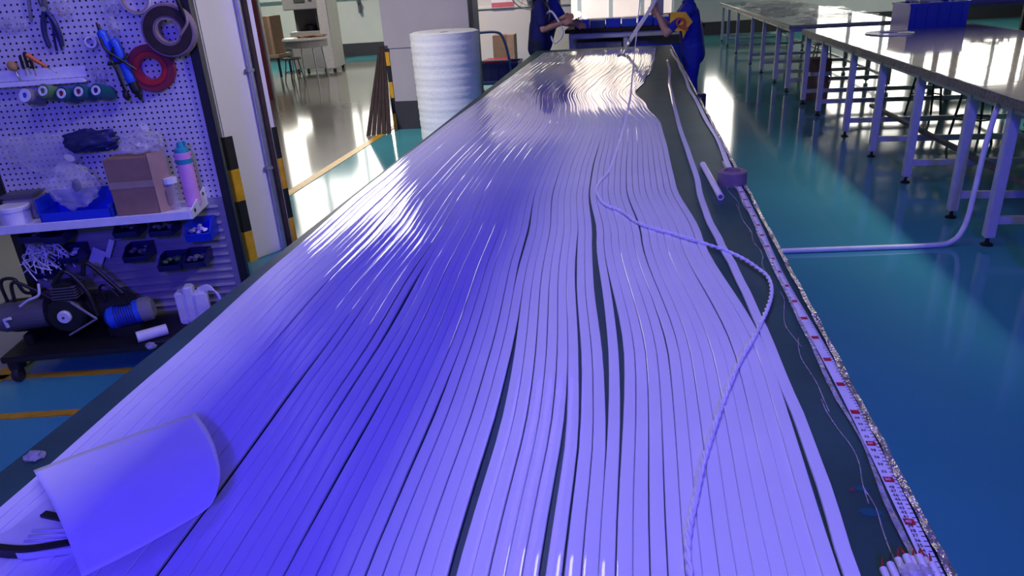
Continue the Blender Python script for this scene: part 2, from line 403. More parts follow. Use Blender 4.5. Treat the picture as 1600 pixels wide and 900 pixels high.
for y, row in zip(YS, gaps):
    Lx, Rx = interp(Lt, y), interp(Rt, y); free = (Rx - Lx) - NS * SW; tot = sum(row)
    x = Lx; wv = .022 * math.sin(y * 1.25 + .6) * min(1, y / 3) if y < 3.2 else .022 * math.sin(3.2 * 1.25 + .6)
    for i in range(NS):
        u = (i + .5) / NS
        xc = x + SW / 2
        bend = 4 * u * (1 - u)
        w2 = .045 * math.sin((y - 4) * 1.9 + u * 2.2) * min(1, max(0, (y - 3.0) / 1.5)) * min(1, max(.15, (8.7 - y) / 1.2))
        s_bow = -.05 * bend * math.exp(-((y - 1.35) / .7) ** 2) * (1 - u)       # left half bows towards the rack
        paths[i].append(xc + bend * (wv + w2 * .8) + s_bow)
        x += SW + (row[i] / tot * free if free > 0 else free / NS)
def strip(i, xs_, tilt, zoff, label):
    mb = MB(); prof = []
    hw = SW / 2; hh = SH
    for a, b_ in [(-hw, .001), (-hw, hh * .72), (-hw * .91, hh * .972), (-hw * .6, hh), (hw * .6, hh), (hw * .91, hh * .972), (hw, hh * .72), (hw, .001)]: prof.append((a, b_))
    vs = []; n = len(prof); ct, st = math.cos(tilt), math.sin(tilt)
    cen = (xs_[0], YS[0], TZ)
    for k, y in enumerate(YS):
        zo = zoff + .0035 * max(0, noise.noise(Vector((i * 2.3, y * .8, 5)))) + abs(st) * hw
        sl = (xs_[min(k + 1, len(xs_) - 1)] - xs_[max(k - 1, 0)]) / (2 * .09)
        for a, b_ in prof: vs.append(Vector((xs_[k] + a * ct - b_ * st, y - a * sl * .9, TZ + .0005 + zo + a * st + b_ * ct)))
    fs = []
    for k in range(len(YS) - 1):
        for q in range(n): fs.append((k * n + q, k * n + (q + 1) % n, (k + 1) * n + (q + 1) % n, (k + 1) * n + q))
    fs.append(list(range(n))[::-1]); fs.append([(len(YS) - 1) * n + q for q in range(n)])
    mb.add(vs, fs, False)
    for q in range(len(mb.sm) - 2): mb.sm[q] = True
    o = mb.build('silicone_strip', 'strip', None, loc=cen)
    bm = bmesh.new(); bm.from_mesh(o.data)
    for e in bm.edges:
        if len(e.link_faces) == 2 and e.calc_face_angle(0) > .3: e.smooth = False
    bm.to_mesh(o.data); bm.free()
    return tag(o, label, 'strip', 'white silicone strips laid along the long table')
rs = random.Random(3)
for i in range(NS):
    u = i / NS
    til = rs.uniform(-.02, .03) + (rs.choice((.0, .005, .012, .025)) if u < .42 else 0)
    zo = .0 if i % 2 == 0 else .0016
    zo += rs.random() * .0015
    k = NS - i
    lab = 'white flat silicone strip on the long table, %s from the left edge of the row' % ordinal(i + 1) if i < NS // 2 else \
          'white flat silicone strip on the long table, %s from the right edge of the row' % ordinal(k)
    strip(i, paths[i], til, zo, lab)
# stray strip lying apart along the right of the row
Q = [az(px, py, TZ) for px, py in [(1043, 90), (1046, 105), (1048, 140), (1055, 170), (1064, 205), (1078, 245), (1090, 280), (1096, 310), (1108, 345), (1128, 385), (1150, 425), (1176, 480), (1203, 540), (1226, 600), (1250, 655), (1290, 765), (1330, 895)]]
Q.append(Vector((Q[-1].x, -.2, TZ)))
yy = [q.y for q in Q][::-1]; xx = [q.x for q in Q][::-1]
tabx = list(zip(yy, xx)); xs2 = []
YSold = YS; YS = [-.2 + .07 * k for k in range(int((7.4 + .2) / .07))]
strip(99, [interp(tabx, y) - .004 for y in YS], 0, .004, 'single white strip straying from the row beside the grey tape roll')
YS = YSold
# ------------------------------------------------------------------ things lying on the table
STOP = TZ + SH + .003                           # top of the strips
def rope(pts, r, pitch, name, m_, label, cat, step=.006):
    P = catmull(pts, 10); out = [P[0]]
    for a, b_ in zip(P, P[1:]):
        n = max(1, int((b_ - a).length / step))
        for k in range(1, n + 1): out.append(a.lerp(b_, k / n))
    mb = MB(); acc = 0; A = []; B = []
    for i, p in enumerate(out):
        t = (out[min(i + 1, len(out) - 1)] - out[max(i - 1, 0)]).normalized()
        if i: acc += (p - out[i - 1]).length
        u = t.cross(Vector((0, 0, 1)) if abs(t.z) < .95 else Vector((1, 0, 0))).normalized(); w_ = u.cross(t)
        ph = acc / pitch * 2 * PI
        off = (u * math.cos(ph) + w_ * math.sin(ph)) * r * .8
        A.append(p + off); B.append(p - off)
    c = out[0]
    mb.tube(A, r, 6); mb.tube(B, r, 6)
    return tag(mb.build(name, m_, None, loc=c), label, cat)
zc = STOP + .006
cp = [az(px, py, zc) for px, py in [(1080, 912), (1074, 850), (1085, 785), (1108, 690), (1148, 580), (1180, 522), (1203, 470), (1203, 440), (1185, 420), (1140, 394), (1060, 368), (1000, 350), (970, 330), (943, 318), (932, 300), (936, 285), (952, 265), (966, 225), (976, 190), (985, 150)]]
cp += [az(988, 118, zc), ay(991, 88, 7.1), ay(997, 30, 7.3), ay(1000, -4, 7.4), ay(1003, -60, 7.5), Vector((ay(1003, -60, 7.5).x, 7.5, 3.0))]
cp[-6].z = zc
rope(cp, .0034, .05, 'twisted_cord', 'cord', 'thin twisted white cord winding across the strips and hanging from above', 'cord')
# small tube
a = az(1098, 257, TZ + .012); b_ = az(1126, 308, TZ + .012); d = (b_ - a).normalized()
t = thing('plastic_tube', 'short white plastic tube lying beside the grey tape roll', 'tube', (a + b_) / 2 - Vector((0, 0, .012)))
mb = MB(); L_ = (b_ - a).length; u = Vector((-d.y, d.x, 0))
mb.lathe([(.0125, 0), (.0125, L_), (.0085, L_), (.0085, 0)], a, d, 20, closed=True); mb.build('shell', 'tape_white', t, world=True)
MB().cyl(a + d * .01, b_ - d * .004, .0084, 16).build('core', 'card', t, world=True)
# tape roll standing flat
c = az(1146, 293, TZ) + Vector((0, .05, 0))
t = thing('tape_roll', 'grey-brown roll of adhesive tape on the right table edge', 'tape roll', (c.x, c.y, TZ))
MB().lathe([(.036, 0), (.052, 0), (.055, .004), (.055, .05), (.052, .054), (.036, .054)], (0, 0, .001), n=36, closed=True).build('tape_winding', 'spoolbrown', t)
MB().lathe([(.0335, 0), (.036, 0), (.036, .055), (.0335, .055)], (0, 0, .001), n=36, closed=True).build('core', 'tan', t)
mb = MB(); prof = [(.0552, .0), (.0556, .018), (.0556, .03), (.0552, .05)]; mb.lathe(prof, n=36); mb.build('loose_layer', 'spoolbrown', t).scale = (1, 1, .8)
# measuring tape along the right edge, curled film under it
mt = thing('measuring_tape', 'white measuring tape stuck along the right table edge', 'measuring tape', (.42, 2, TZ))
rt = lambda y: .412 + .006 * math.sin(y * 2.1) + .004 * math.sin(y * 5.3 + 1)
mb = MB(); vs = []; fs = []; ys = [-.1 + .03 * k for k in range(int(8.6 / .03))]
for y in ys:
    z = TZ + .0035 + .0012 * math.sin(y * 9)
    for sx_, dzz in ((-.011, 0), (.011, 0), (.011, .0009), (-.011, .0009)): vs.append((rt(y) + sx_, y, z + dzz))
for k in range(len(ys) - 1):
    for q in range(4): fs.append((k * 4 + q, k * 4 + (q + 1) % 4, k * 4 + 4 + (q + 1) % 4, k * 4 + 4 + q))
mb.add(vs, fs); mb.build('ribbon', 'tape_white', mt, world=True)
tk = MB(); rd = MB()
for k in range(0, 230):
    y = .62 + k * .01; z = TZ + .0048 + .0012 * math.sin(y * 9)
    ln = .011 if k % 10 == 0 else (.008 if k % 5 == 0 else .0055)
    tk.box((rt(y) + .0108 - ln, y - .0006, z), (rt(y) + .0108, y + .0006, z + .0004))
    if k % 10 == 0: rd.box((rt(y) - .009, y - .0065, z), (rt(y) + .006, y + .0065, z + .0005))
tk.build('tick_marks', 'darkprint', mt, world=True); rd.build('decimetre_marks', 'red', mt, world=True)
inv = mt.matrix_world.inverted()
for k in range(1, 60):
    y = .62 + k * .01
    if k % 2 and y > 1.0: continue
    cu = bpy.data.curves.new('number', 'FONT'); cu.body = str(10 + k if k < 90 else k); cu.size = .0085; cu.align_x = 'CENTER'; cu.align_y = 'CENTER'; cu.extrude = .0002
    cu.materials.append(MATS['darkprint' if k % 10 else 'tape_white'])
    o = textmesh('number', cu); o.parent = mt
    o.location = inv @ Vector((rt(y) - .003, y, TZ + .0056 + .0012 * math.sin(y * 9)))
# crumpled clear film and foil taped around the edge
def ribbon(name, f0, f1, m_, y0, y1, dyy, label, cat, zz, amp, seed, nc=5):
    mb = MB(); vs = []; fs = []; ys = [y0 + dyy * k for k in range(int((y1 - y0) / dyy) + 1)]
    for k, y in enumerate(ys):
        for j in range(nc):
            t_ = j / (nc - 1); x = f0(y) + (f1(y) - f0(y)) * t_
            h = zz + amp * (noise.noise(Vector((x * 40, y * 14, seed))) + .6 * noise.noise(Vector((x * 90, y * 45, seed + 4)))) + .002
            if x > .44: h -= min(.06, (x - .44) * 2.5)
            vs.append((x, y, h))
    for k in range(len(ys) - 1):
        for j in range(nc - 1): q = k * nc + j; fs.append((q, q + 1, q + nc + 1, q + nc))
    mb.add(vs, fs)
    o = mb.build(name, m_, None, loc=((f0(y0) + f1(y0)) / 2, y0, TZ))
    so = o.modifiers.new('thick', 'SOLIDIFY'); so.thickness = .0008
    return tag(o, label, cat)
nzf = lambda y, s, q, a_: a_ * noise.noise(Vector((y * q, s, 0)))
ribbon('crumpled_foil', lambda y: .428 + nzf(y, 1, 7, .006), lambda y: .450 + nzf(y, 2, 9, .010), 'foil', -.1, 8.9, .018, 'crumpled shiny tape wrapped over the right table edge', 'tape', TZ + .006, .005, 3)
ribbon('clear_film', lambda y: .392 + nzf(y, 5, 4, .012), lambda y: .400 + nzf(y, 5, 4, .006), 'film', -.1, 3.2, .02, 'loose wrinkled clear film beside the measuring tape', 'film', TZ + .0075, .003, 9)
mb = MB()
for s_ in range(9):
    y0 = .7 + s_ * .26; P = [Vector((.372 + nzf(y0 + q * .05, 11 + s_, 6, .028), y0 + q * .05, TZ + .003 + .004 * abs(noise.noise(Vector((q * .7, s_, 2)))))) for q in range(7)]
    mb.tube(catmull(P, 4), .0011, 5)
tag(mb.build('loose_threads', 'film', None, loc=(.38, .7, TZ)), 'loose clear threads curling along the inner side of the measuring tape', 'threads', kind='stuff')
# film scraps on the left edge
for i, (px, py, r_) in enumerate([(54, 712, .020), (236, 540, .014)]):
    p = az(px, py, TZ + .006)
    tag(MB().blob(p, (r_, r_ * .8, .008), 2, .5, 3, i).build('film_scrap', 'film', None, loc=(p.x, p.y, TZ)), ['crumpled clear film scrap on the left table edge near the paper', 'small film scrap on the left table edge near the tool rack'][i], 'film scrap')
# clamp at the far right edge
p = az(1102, 152, TZ); cl = thing('edge_clamp', 'small black clamp on the right table edge below the worker with yellow patch', 'clamp', (.455, p.y, TZ - .06))
MB().rbox((-.03, -.025, .062), (.03, .025, .085), .004).build('jaw', 'black', cl)
MB().rbox((.0, -.02, -.02), (.03, .02, .075), .004).build('clamp_body', 'black', cl); MB().cyl((.015, 0, -.06), (.015, 0, -.02), .008, 10).build('screw', 'steel', cl)
# the paper sheet
def ppx(P, t_):
    C_ = catmull([Vector((*p, 0)) for p in P], 12); x_ = t_ * (len(C_) - 1); k_ = min(int(x_), len(C_) - 2); return C_[k_].lerp(C_[k_ + 1], x_ - k_)
pT = [(52, 735), (130, 706), (220, 674), (305, 645)]; pB = [(128, 902), (200, 866), (270, 828), (322, 796), (338, 775)]
pL = [(52, 735), (78, 780), (103, 835), (128, 902)]; pR = [(305, 645), (326, 675), (339, 708), (344, 742), (338, 775)]
mb = MB(); n = 24; vs = []; fs = []
for i in range(n + 1):
    for j in range(n + 1):
        s_, t_ = i / n, j / n; c00, c10, c01, c11 = (Vector((*p, 0)) for p in (pT[0], pT[-1], pB[0], pB[-1]))
        q = ppx(pT, s_) * (1 - t_) + ppx(pB, s_) * t_ + ppx(pL, t_) * (1 - s_) + ppx(pR, t_) * s_ - (c00 * (1 - s_) * (1 - t_) + c10 * s_ * (1 - t_) + c01 * (1 - s_) * t_ + c11 * s_ * t_)
        z_ = TZ + .028 + .03 * t_ * s_ + .014 * math.sin(PI * t_) + .0025 * noise.noise(Vector((s_ * 4, t_ * 4, 1))) + .0012 * noise.noise(Vector((s_ * 11, t_ * 11, 4)))
        vs.append(az(q.x, q.y, z_))
for i in range(n):
    for j in range(n): q = i * (n + 1) + j; fs.append((q, q + 1, q + n + 2, q + n + 1))
mb.add(vs, fs, True); o = mb.build('paper_sheet', 'paper', None, loc=(vs[n].x, vs[n].y, STOP)); sm = o.modifiers.new('thick', 'SOLIDIFY'); sm.thickness = .0003; sm.offset = 0
tag(o, 'curved blank white paper sheet propped on the strips at lower left', 'paper')
# padded pouch with black binding under the paper
pp = [az(px, py, STOP + .004) for px, py in [(-40, 862), (20, 832), (70, 790), (100, 775), (170, 800), (175, 858), (115, 862), (40, 872)]]
pd = thing('foam_pad', 'flat white foam pad with black binding under the paper sheet', 'pad', (pp[1].x, pp[1].y, STOP))
MB().prism([(p.x, p.y) for p in pp], STOP + .001, STOP + .012, lambda a_, c_, h: Vector((a_, c_, h))).build('pad', 'padwhite', pd, world=True)
for i, (px, py) in enumerate([(60, 842), (66, 834), (72, 826)]):
    a = az(px - 22, py + 4, STOP + .013); b_ = az(px + 60, py, STOP + .013); MB().tube([a, b_], .0022, 6).build('rib', 'padwhite', pd, world=True)
def flatband(P, hw, z0, z1):
    mb = MB(); vs = []
    for i, p in enumerate(P):
        t_ = (P[min(i + 1, len(P) - 1)] - P[max(i - 1, 0)]).normalized(); u_ = Vector((-t_.y, t_.x, 0)) * hw
        vs += [p - u_ + Vector((0, 0, z0)), p + u_ + Vector((0, 0, z0)), p + u_ + Vector((0, 0, z1)), p - u_ + Vector((0, 0, z1))]
    n_ = len(P); fs = [(0, 1, 2, 3), tuple(4 * (n_ - 1) + q for q in (3, 2, 1, 0))]
    for k in range(n_ - 1):
        for q in range(4): fs.append((k * 4 + q, k * 4 + (q + 1) % 4, k * 4 + 4 + (q + 1) % 4, k * 4 + 4 + q))
    return mb.add(vs, fs)
flatband(catmull([az(px, py, STOP) for px, py in [(-30, 860), (0, 866), (40, 869), (80, 864), (125, 856)]], 5), .006, .0, .016).build('binding', 'black', pd, world=True)
flatband(catmull([az(px, py, STOP) for px, py in [(72, 814), (90, 818), (130, 826)]], 5), .006, .008, .017).build('binding', 'black', pd, world=True)
# bundle of white wires with bared ends, near right corner
bx = az(1420, 905, TZ); bd = thing('wire_bundle', 'bundle of thick white wires with bared red ends at the near right corner', 'wire bundle', (bx.x, bx.y, TZ))
tops = [(1380, 886), (1391, 878), (1403, 871), (1416, 866), (1425, 869), (1436, 866), (1446, 871), (1456, 878)]
rb = random.Random(5)
for i, (px, py) in enumerate(tops):
    z = TZ + .008 + (.010 if i % 2 else .0) + (.006 if 2 <= i <= 5 else 0); p = az(px, py + 3, z)
    q = Vector((bx.x + (p.x - bx.x) * .85, p.y - .25, z))
    wv_ = MB().tube([q, q.lerp(p, .5), p], .0052, 12).build('wire', 'tape_white', bd, world=True)
    d_ = Vector((rb.uniform(-.5, .5), 1, rb.uniform(.1, .6))).normalized(); m_ = 'black' if i == 1 else 'wirered'
    MB().tube([p - d_ * .003, p + d_ * .010], .0017, 7).tube([p + d_ * .010, p + d_ * .015], .0011, 6).build('core_wire', m_, wv_, world=True)
p = az(1432, 892, TZ + .028); MB().blob(p, (.020, .012, .004), 3, .5, 4, 2).build('tape_wrap', 'film', bd, world=True)
# ------------------------------------------------------------------ right-hand work tables
def bench(name, label, x0, x1, y0, y1, h, legs, inset=.06):
    t = thing(name, label, 'table', ((x0 + x1) / 2, (y0 + y1) / 2, 0))
    MB().rbox((x0, y0, h - .03), (x1, y1, h), .004).build('table_top', 'topcream', t, world=True)
    for xx_ in (x0 - .008, x1 - .004):
        mb = MB(); vs = []; fs = []; ys = [y0 + .08 * k for k in range(int((y1 - y0) / .08) + 1)]
        for y in ys:
            a_ = .006 * noise.noise(Vector((xx_, y * 6, 0)))
            vs += [(xx_ + a_, y, h - .05 + a_), (xx_ + .012, y, h - .05), (xx_ + .012, y, h + .004 + a_ * .5), (xx_ + a_, y, h + .002)]
        for k in range(len(ys) - 1):
            for q in range(4): fs.append((k * 4 + q, k * 4 + (q + 1) % 4, k * 4 + 4 + (q + 1) % 4, k * 4 + 4 + q))
        mb.add(vs, fs); mb.build('edge_wrap', 'edgegrey', t, world=True)
    for y in legs:
        for x in (x0 + inset, x1 - inset):
            lg = MB().rbox((x - .027, y - .027, .05), (x + .027, y + .027, h - .03), .004).build('leg', 'whitesteel', t, world=True)
            MB().lathe([(.0, 0), (.034, 0), (.034, .008), (.012, .018), (.010, .05)], (x, y, 0), n=14).build('levelling_foot', 'black', lg, world=True)
        MB().rbox((x0 + inset + .027, y - .018, .13), (x1 - inset - .027, y + .018, .175), .003).build('cross_rail', 'whitesteel', t, world=True)
        MB().rbox((x0 + inset + .027, y - .018, h - .09), (x1 - inset - .027, y + .018, h - .05), .003).build('top_rail', 'whitesteel', t, world=True)
    for x in (x0 + inset, x1 - inset): MB().rbox((x - .018, legs[0], h - .09), (x + .018, legs[-1], h - .032), .003).build('side_rail', 'whitesteel', t, world=True)
    for k, (ya, yb) in enumerate(zip(legs, legs[1:])):
        if yb - ya > .4: MB().rbox((x1 - inset - .015, ya, .13), (x1 - inset + .015, yb, .165), .003).build('stretcher', 'whitesteel', t, world=True)
    return t
RZ = .85
bench('assembly_table', 'long steel-legged table with glossy top, nearest on the right', 1.98, 3.70, 2.2, 9.45, RZ, [2.6, 3.75, 4.29, 4.81, 5.67, 6.52, 7.38, 8.52, 9.3])
bench('assembly_table', 'second glossy table on the right, behind the nearest one', 1.98, 3.35, 10.15, 18.3, RZ, [10.3, 11.2, 12.4, 13.6, 15.5, 17.0, 18.1])
# plank on the cross rails
a = Vector((2.50, 4.25, .205)); b_ = Vector((2.42, 7.95, .205)); R3 = Matrix.Rotation(math.atan2(-(b_.x - a.x), b_.y - a.y), 3, 'Z'); c = (a + b_) / 2; Ln = (b_ - a).length
tag(MB().box((c.x - .022, c.y - Ln / 2, .177), (c.x + .022, c.y + Ln / 2, .205), R3).build('wooden_batten', 'woodbar', None, loc=(c.x, c.y, .177)), 'long wooden batten resting on the low rails of the nearest right table', 'batten')
# PVC hose: floor then up along the leg
hp = [Vector((.75, 4.13, .016)), Vector((1.3, 4.19, .016)), Vector((1.72, 4.24, .016)), Vector((1.85, 4.27, .035)), Vector((1.92, 4.32, .12)), Vector((1.955, 4.37, .30)), Vector((1.975, 4.40, .52)), Vector((2.0, 4.42, .72)), Vector((2.03, 4.46, .80))]
tag(MB().tube(catmull(hp, 8), .015, 12).build('conduit_hose', 'whiteplastic', None, loc=(1.85, 4.27, .0)), 'white hose along the floor rising beside the right table leg', 'hose')
# crates, boxes and stools on that side
def crate(name, label, c, sx_, sy_, h, m_, rz=0, group=None, contents=None):
    t = thing(name, label, 'crate', c, rz, group); th = .008
    mb = MB().box((-sx_ / 2, -sy_ / 2, 0), (sx_ / 2, sy_ / 2, th))
    for s_ in (-1, 1):
        mb.box((s_ * sx_ / 2 - th / 2, -sy_ / 2, 0), (s_ * sx_ / 2 + th / 2, sy_ / 2, h)); mb.box((-sx_ / 2, s_ * sy_ / 2 - th / 2, 0), (sx_ / 2, s_ * sy_ / 2 + th / 2, h))
    mb.build('crate_body', m_, t)
    rim = MB()
    for s_ in (-1, 1):
        rim.box((-sx_ / 2 - .012, s_ * (sy_ / 2 + .004) - .012, h - .025), (sx_ / 2 + .012, s_ * (sy_ / 2 + .004) + .012, h)); rim.box((s_ * (sx_ / 2 + .004) - .012, -sy_ / 2, h - .025), (s_ * (sx_ / 2 + .004) + .012, sy_ / 2, h))
    rim.build('rim', m_, t)
    for k in range(5):
        x = -sx_ / 2 + sx_ * (k + .5) / 5; MB().box((x - .006, -sy_ / 2 - .014, .02), (x + .006, -sy_ / 2, h - .02)).build('rib', m_, t)
    if contents:
        q = MB()
        for k in range(9): q.tube(catmull([Vector((rb.uniform(-.4, .4) * sx_, rb.uniform(-.35, .35) * sy_, h * .5 + .05 * j)) for j in range(4)], 5), .012, 7)
        q.build('coiled_cable', contents, t)
    return t
cc = az(1435, 38, RZ); crate('plastic_crate', 'bright blue crate of coiled cable on the nearest right table', (3.2, 9.0, RZ), .58, .5, .26, 'bluebin', .05, contents='tape_white')
for i, (x, y, h, z0) in enumerate([(2.27, 9.75, .27, 0), (2.29, 9.77, .05, .275), (2.27, 9.76, .15, .33)]):
    t = thing('carton', ['cardboard carton on the floor under the right tables', 'flat pale carton sandwiched in the carton stack', 'cardboard carton topping the stack under the right tables'][i], 'carton', (x, y, z0), .05 * i)
    MB().rbox((-.13, -.13, 0), (.13, .13, h), .003).build('carton_body', ['card', 'whiteplastic', 'card'][i], t); MB().box((-.02, -.131, h - .08 if h > .1 else .01), (.02, .131, h + .001)).build('sealing_tape', 'cardlight', t)
def stool(label, x, y, h, r=.16, m_='machinedark', rz=0, z=0, w=None, group=None):
    t = thing('stool', label, 'stool', (x, y, z), rz, group)
    MB().lathe([(0, h - .035), (r, h - .035), (r + .006, h - .02), (r, h), (0, h)], n=22).build('seat', m_, t)
    for k in range(4):
        a_ = PI / 4 + k * PI / 2; c_, s_ = math.cos(a_), math.sin(a_)
        MB().tube([(c_ * r * .7, s_ * r * .7, h - .03), (c_ * r * 1.15, s_ * r * 1.15, 0)], .012, 8).build('leg', m_, t)
    ringp = [(math.cos(2 * PI * k / 20) * r * .93, math.sin(2 * PI * k / 20) * r * .93, h * .4) for k in range(20)]
    MB().tube(ringp, .008, 6, closed=True).build('foot_ring', m_, t)
    return t
stool('dark stool under the nearest right table beside the batten', 3.05, 8.3, .55)
stool('dark stool under the middle of the nearest right table', 3.0, 7.0, .55)
stool('dark stool under the near end of the second right table', 2.75, 11.6, .5, m_='machine')
stool('dark stool under the far end of the second right table', 2.7, 14.2, .5, m_='machine')
# crumpled film and coils on the second table
rb = random.Random(11)
for i, (x, y, rx, ry) in enumerate([(2.75, 11.0, .45, .4), (3.0, 12.6, .3, .7), (2.4, 13.4, .3, .7), (2.7, 15.6, .5, .9)]):
    tag(MB().blob((x, y, RZ + .012), (rx, ry, .06), 4, .45, 3.2, i * 3, flat=RZ + .002).build('plastic_film', 'bag', None, loc=(x, y, RZ)), ['crumpled clear film at the near end of the second right table', 'crumpled clear film on the far side of the second right table', 'crumpled clear film along the left edge of the second right table', 'crumpled clear film at the far end of the second right table'][i], 'plastic film')
# coil of thin strip on the nearest right table
mb = MB()
for k in range(9):
    r_ = .10 + .018 * k; mb.tube([(2.62 + .9 * r_ * math.cos(2 * PI * j / 40), 8.35 + 1.25 * r_ * math.sin(2 * PI * j / 40), RZ + .006) for j in range(40)], .006, 6, closed=True)
tag(mb.build('strip_coil', 'strip', None, loc=(2.62, 8.35, RZ)), 'flat coil of thin white strip on the nearest right table', 'coil')
# black stand beyond the right table
st = thing('equipment_stand', 'black framed stand with trays beyond the nearest right table', 'stand', (4.55, 10.6, 0))
for x in (-.5, .5):
    for y in (-.3, .3): MB().rbox((x - .03, y - .03, 0), (x + .03, y + .03, 1.9), .004).build('post', 'black', st)
for z in (.25, .95): MB().rbox((-.53, -.33, z), (.53, .33, z + .04), .004).build('shelf', 'machinedark', st)
crate('plastic_crate', 'violet-blue crate on the black stand beyond the right table', (4.5, 10.6, .99), .7, .45, .16, 'lavender', contents='black')
t = thing('tool_box', 'small red toolbox on the low shelf of the black stand', 'toolbox', (4.62, 10.5, .29)); MB().rbox((-.16, -.1, 0), (.16, .1, .13), .01).build('box_body', 'red', t); MB().tube([(-.07, 0, .13), (-.06, 0, .17), (.06, 0, .17), (.07, 0, .13)], .008, 8).build('handle', 'black', t)
t = thing('packing_machine', 'tan machine on a red base at the far right', 'machine', (6.3, 12.0, 0)); MB().rbox((-.4, -.4, 0), (.4, .4, .16), .01).build('base', 'pinkred', t); MB().rbox((-.3, -.35, .16), (.3, .35, 1.4), .02).build('cabinet', 'tan', t); MB().rbox((-.2, -.37, .9), (.2, -.345, 1.25), .005).build('control_panel', 'machinedark', t)
# ------------------------------------------------------------------ tool rack on the left (local x along the board, y into it, z up)
RA = math.radians(15); RO = Vector((-2.916, 2.77, 0))
rackM = Matrix.Translation(RO) @ Matrix.Rotation(RA, 4, 'Z')
def rl(px, py, off=0.0):                         # photo pixel -> rack frame, on the plane y = off
    inv_ = rackM.inverted(); o_ = inv_ @ CAM; d_ = inv_.to_3x3() @ ray(px, py); t_ = (off - o_.y) / d_.y
    return o_ + d_ * t_
rack = thing('tool_rack', 'wheeled tool rack with perforated board on the left', 'tool rack', RO, RA)
def R(name, label, cat, x, y, z, group=None, rz=0):  # a thing on the rack, given in the rack frame
    p = rackM @ Vector((x, y, z)); return thing(name, label, cat, p, RA + rz, group)
X0, X1 = .085, 1.035
MB().rbox((X0, -.004, .70), (X1, .004, 1.95), .002).build('perforated_board', 'pegboard', rack)
MB().rbox((X0, -.003, .14), (X1, .003, .70), .002).build('louvre_panel', 'louvre', rack)
for k in range(13):
    z = .17 + k * .04
    MB().prism([(-.003, z), (-.012, z + .004), (-.003, z + .016)], X0 + .03, X1 - .03, lambda a_, c_, h: Vector((h, a_, c_))).build('louvre', 'louvre', rack)
for x in (X0 - .02, X1 + .02): MB().rbox((x - .02, -.02, .12), (x + .02, .025, 2.0), .004).build('post', 'black', rack)
MB().rbox((X0, -.02, 1.95), (X1, .025, 1.99), .004).build('top_bar', 'black', rack)
sh = MB().rbox((X0 - .03, -.245, .685), (.955, -.004, .70), .002).rbox((X0 - .03, -.248, .672), (.955, -.238, .71), .002).build('shelf', 'whiteplastic', rack)
MB().prism([(-.245, .672), (-.245, .71), (-.004, .76), (-.004, .672)], .955, .962, lambda a_, c_, h: Vector((h, a_, c_))).build('side_bracket', 'whiteplastic', sh)
for y, z in ((-.05, .735), (-.2, .70)): MB().cyl((.96, y, z), (.966, y, z), .008, 10).build('bolt', 'black', sh)
MB().rbox((X0 - .06, -.36, .105), (X1 + .05, .2, .135), .004).build('base_deck', 'black', rack)
for x in (X0 - .02, X1):
    for y in (-.32, .16):
        cst = MB().rbox((x - .025, y - .03, .06), (x + .025, y + .03, .106), .004).build('caster_bracket', 'black', rack)
        MB().lathe([(0, -.014), (.032, -.014), (.036, -.008), (.036, .008), (.032, .014), (0, .014)], (x, y - .015, .038), (1, 0, 0), 18).build('caster_wheel', 'rubber', cst)
MB().tube([(1.035, -.02, 1.60), (1.05, -.09, 1.60), (1.07, -.10, 1.50), (1.07, -.02, 1.44)], .009, 8).build('hook_bracket', 'black', rack)
# --- hanging tools
def disc_ring(t, ro, ri, d, mo, name, y0=0, n=36):
    return MB().lathe([(ri, y0), (ro * .97, y0), (ro, y0 - .004), (ro, y0 - d + .004), (ro * .97, y0 - d), (ri, y0 - d)], (0, 0, 0), (0, 1, 0), n, closed=True).build(name, mo, t)
def ringthing(name, label, px, py, ro, ri, d, off, mo, mi, extra=None):
    p = rl(px, py, off - d); t = R(name, label, 'tape roll', p.x, off, p.z)
    disc_ring(t, ro, ri + .008, d, mo, 'tape_winding'); disc_ring(t, ri + .008, ri, d, mi, 'core')
    return t
t = ringthing('strap_reel', 'big brown tape reel hanging at the top right of the tool rack', 262, 48, .108, .045, .055, -.035, 'spoolbrown', 'tan')
disc_ring(t, .098, .06, .004, 'brown', 'reel_face', -.055); MB().tube(catmull([(.05, -.06, -.02), (.09, -.062, .03), (.075, -.062, .07)], 6), .006, 6).build('loose_end', 'tan', t)
disc_ring(t, .112, .06, .006, 'tan', 'reel_flange', -.024)
t = ringthing('tape_roll', 'red adhesive tape roll hanging on the tool rack', 235, 107, .100, .046, .03, -.008, 'maroon', 'red'); disc_ring(t, .072, .052, .003, 'red', 'tape_face', -.03)
ringthing('tape_roll', 'thin white tape ring hanging at the top of the tool rack', 210, -2, .062, .050, .02, -.008, 'whiteplastic', 'tan')
ringthing('tape_roll', 'small clear tape roll hanging in the middle of the tool rack', 141, 66, .028, .017, .02, -.008, 'bag', 'whiteplastic')
# pliers
p = rl(72, 22, -.02); t = R('pliers', 'long-nose pliers with navy handles hanging on the tool rack', 'pliers', p.x, -.02, p.z)
for s_ in (-1, 1):
    MB().tube(catmull([(0, 0, .02), (s_ * -.008, 0, .06), (s_ * -.006, 0, .11)], 4), [.011] * 4 + [.009] * 4 + [.004], 8).build('jaw', 'machinedark', t)
    MB().tube(catmull([(0, 0, .02), (s_ * .022, 0, -.03), (s_ * .030, 0, -.08), (s_ * .026, 0, -.13)], 5), .010, 8).build('handle', 'navy', t)
MB().cyl((0, -.012, .02), (0, .008, .02), .010, 12).build('pivot', 'steel', t)
MB().tube([(-.02, -.004, .10), (.012, -.004, .03)], .004, 6).build('spring', 'steel', t)
p = rl(86, 60, -.02); t = R('cutters', 'slim black cutters hanging beside the navy pliers', 'cutters', p.x, -.012, p.z)
MB().tube([(0, 0, .10), (.0, 0, .04)], .006, 8).build('jaw', 'machinedark', t)
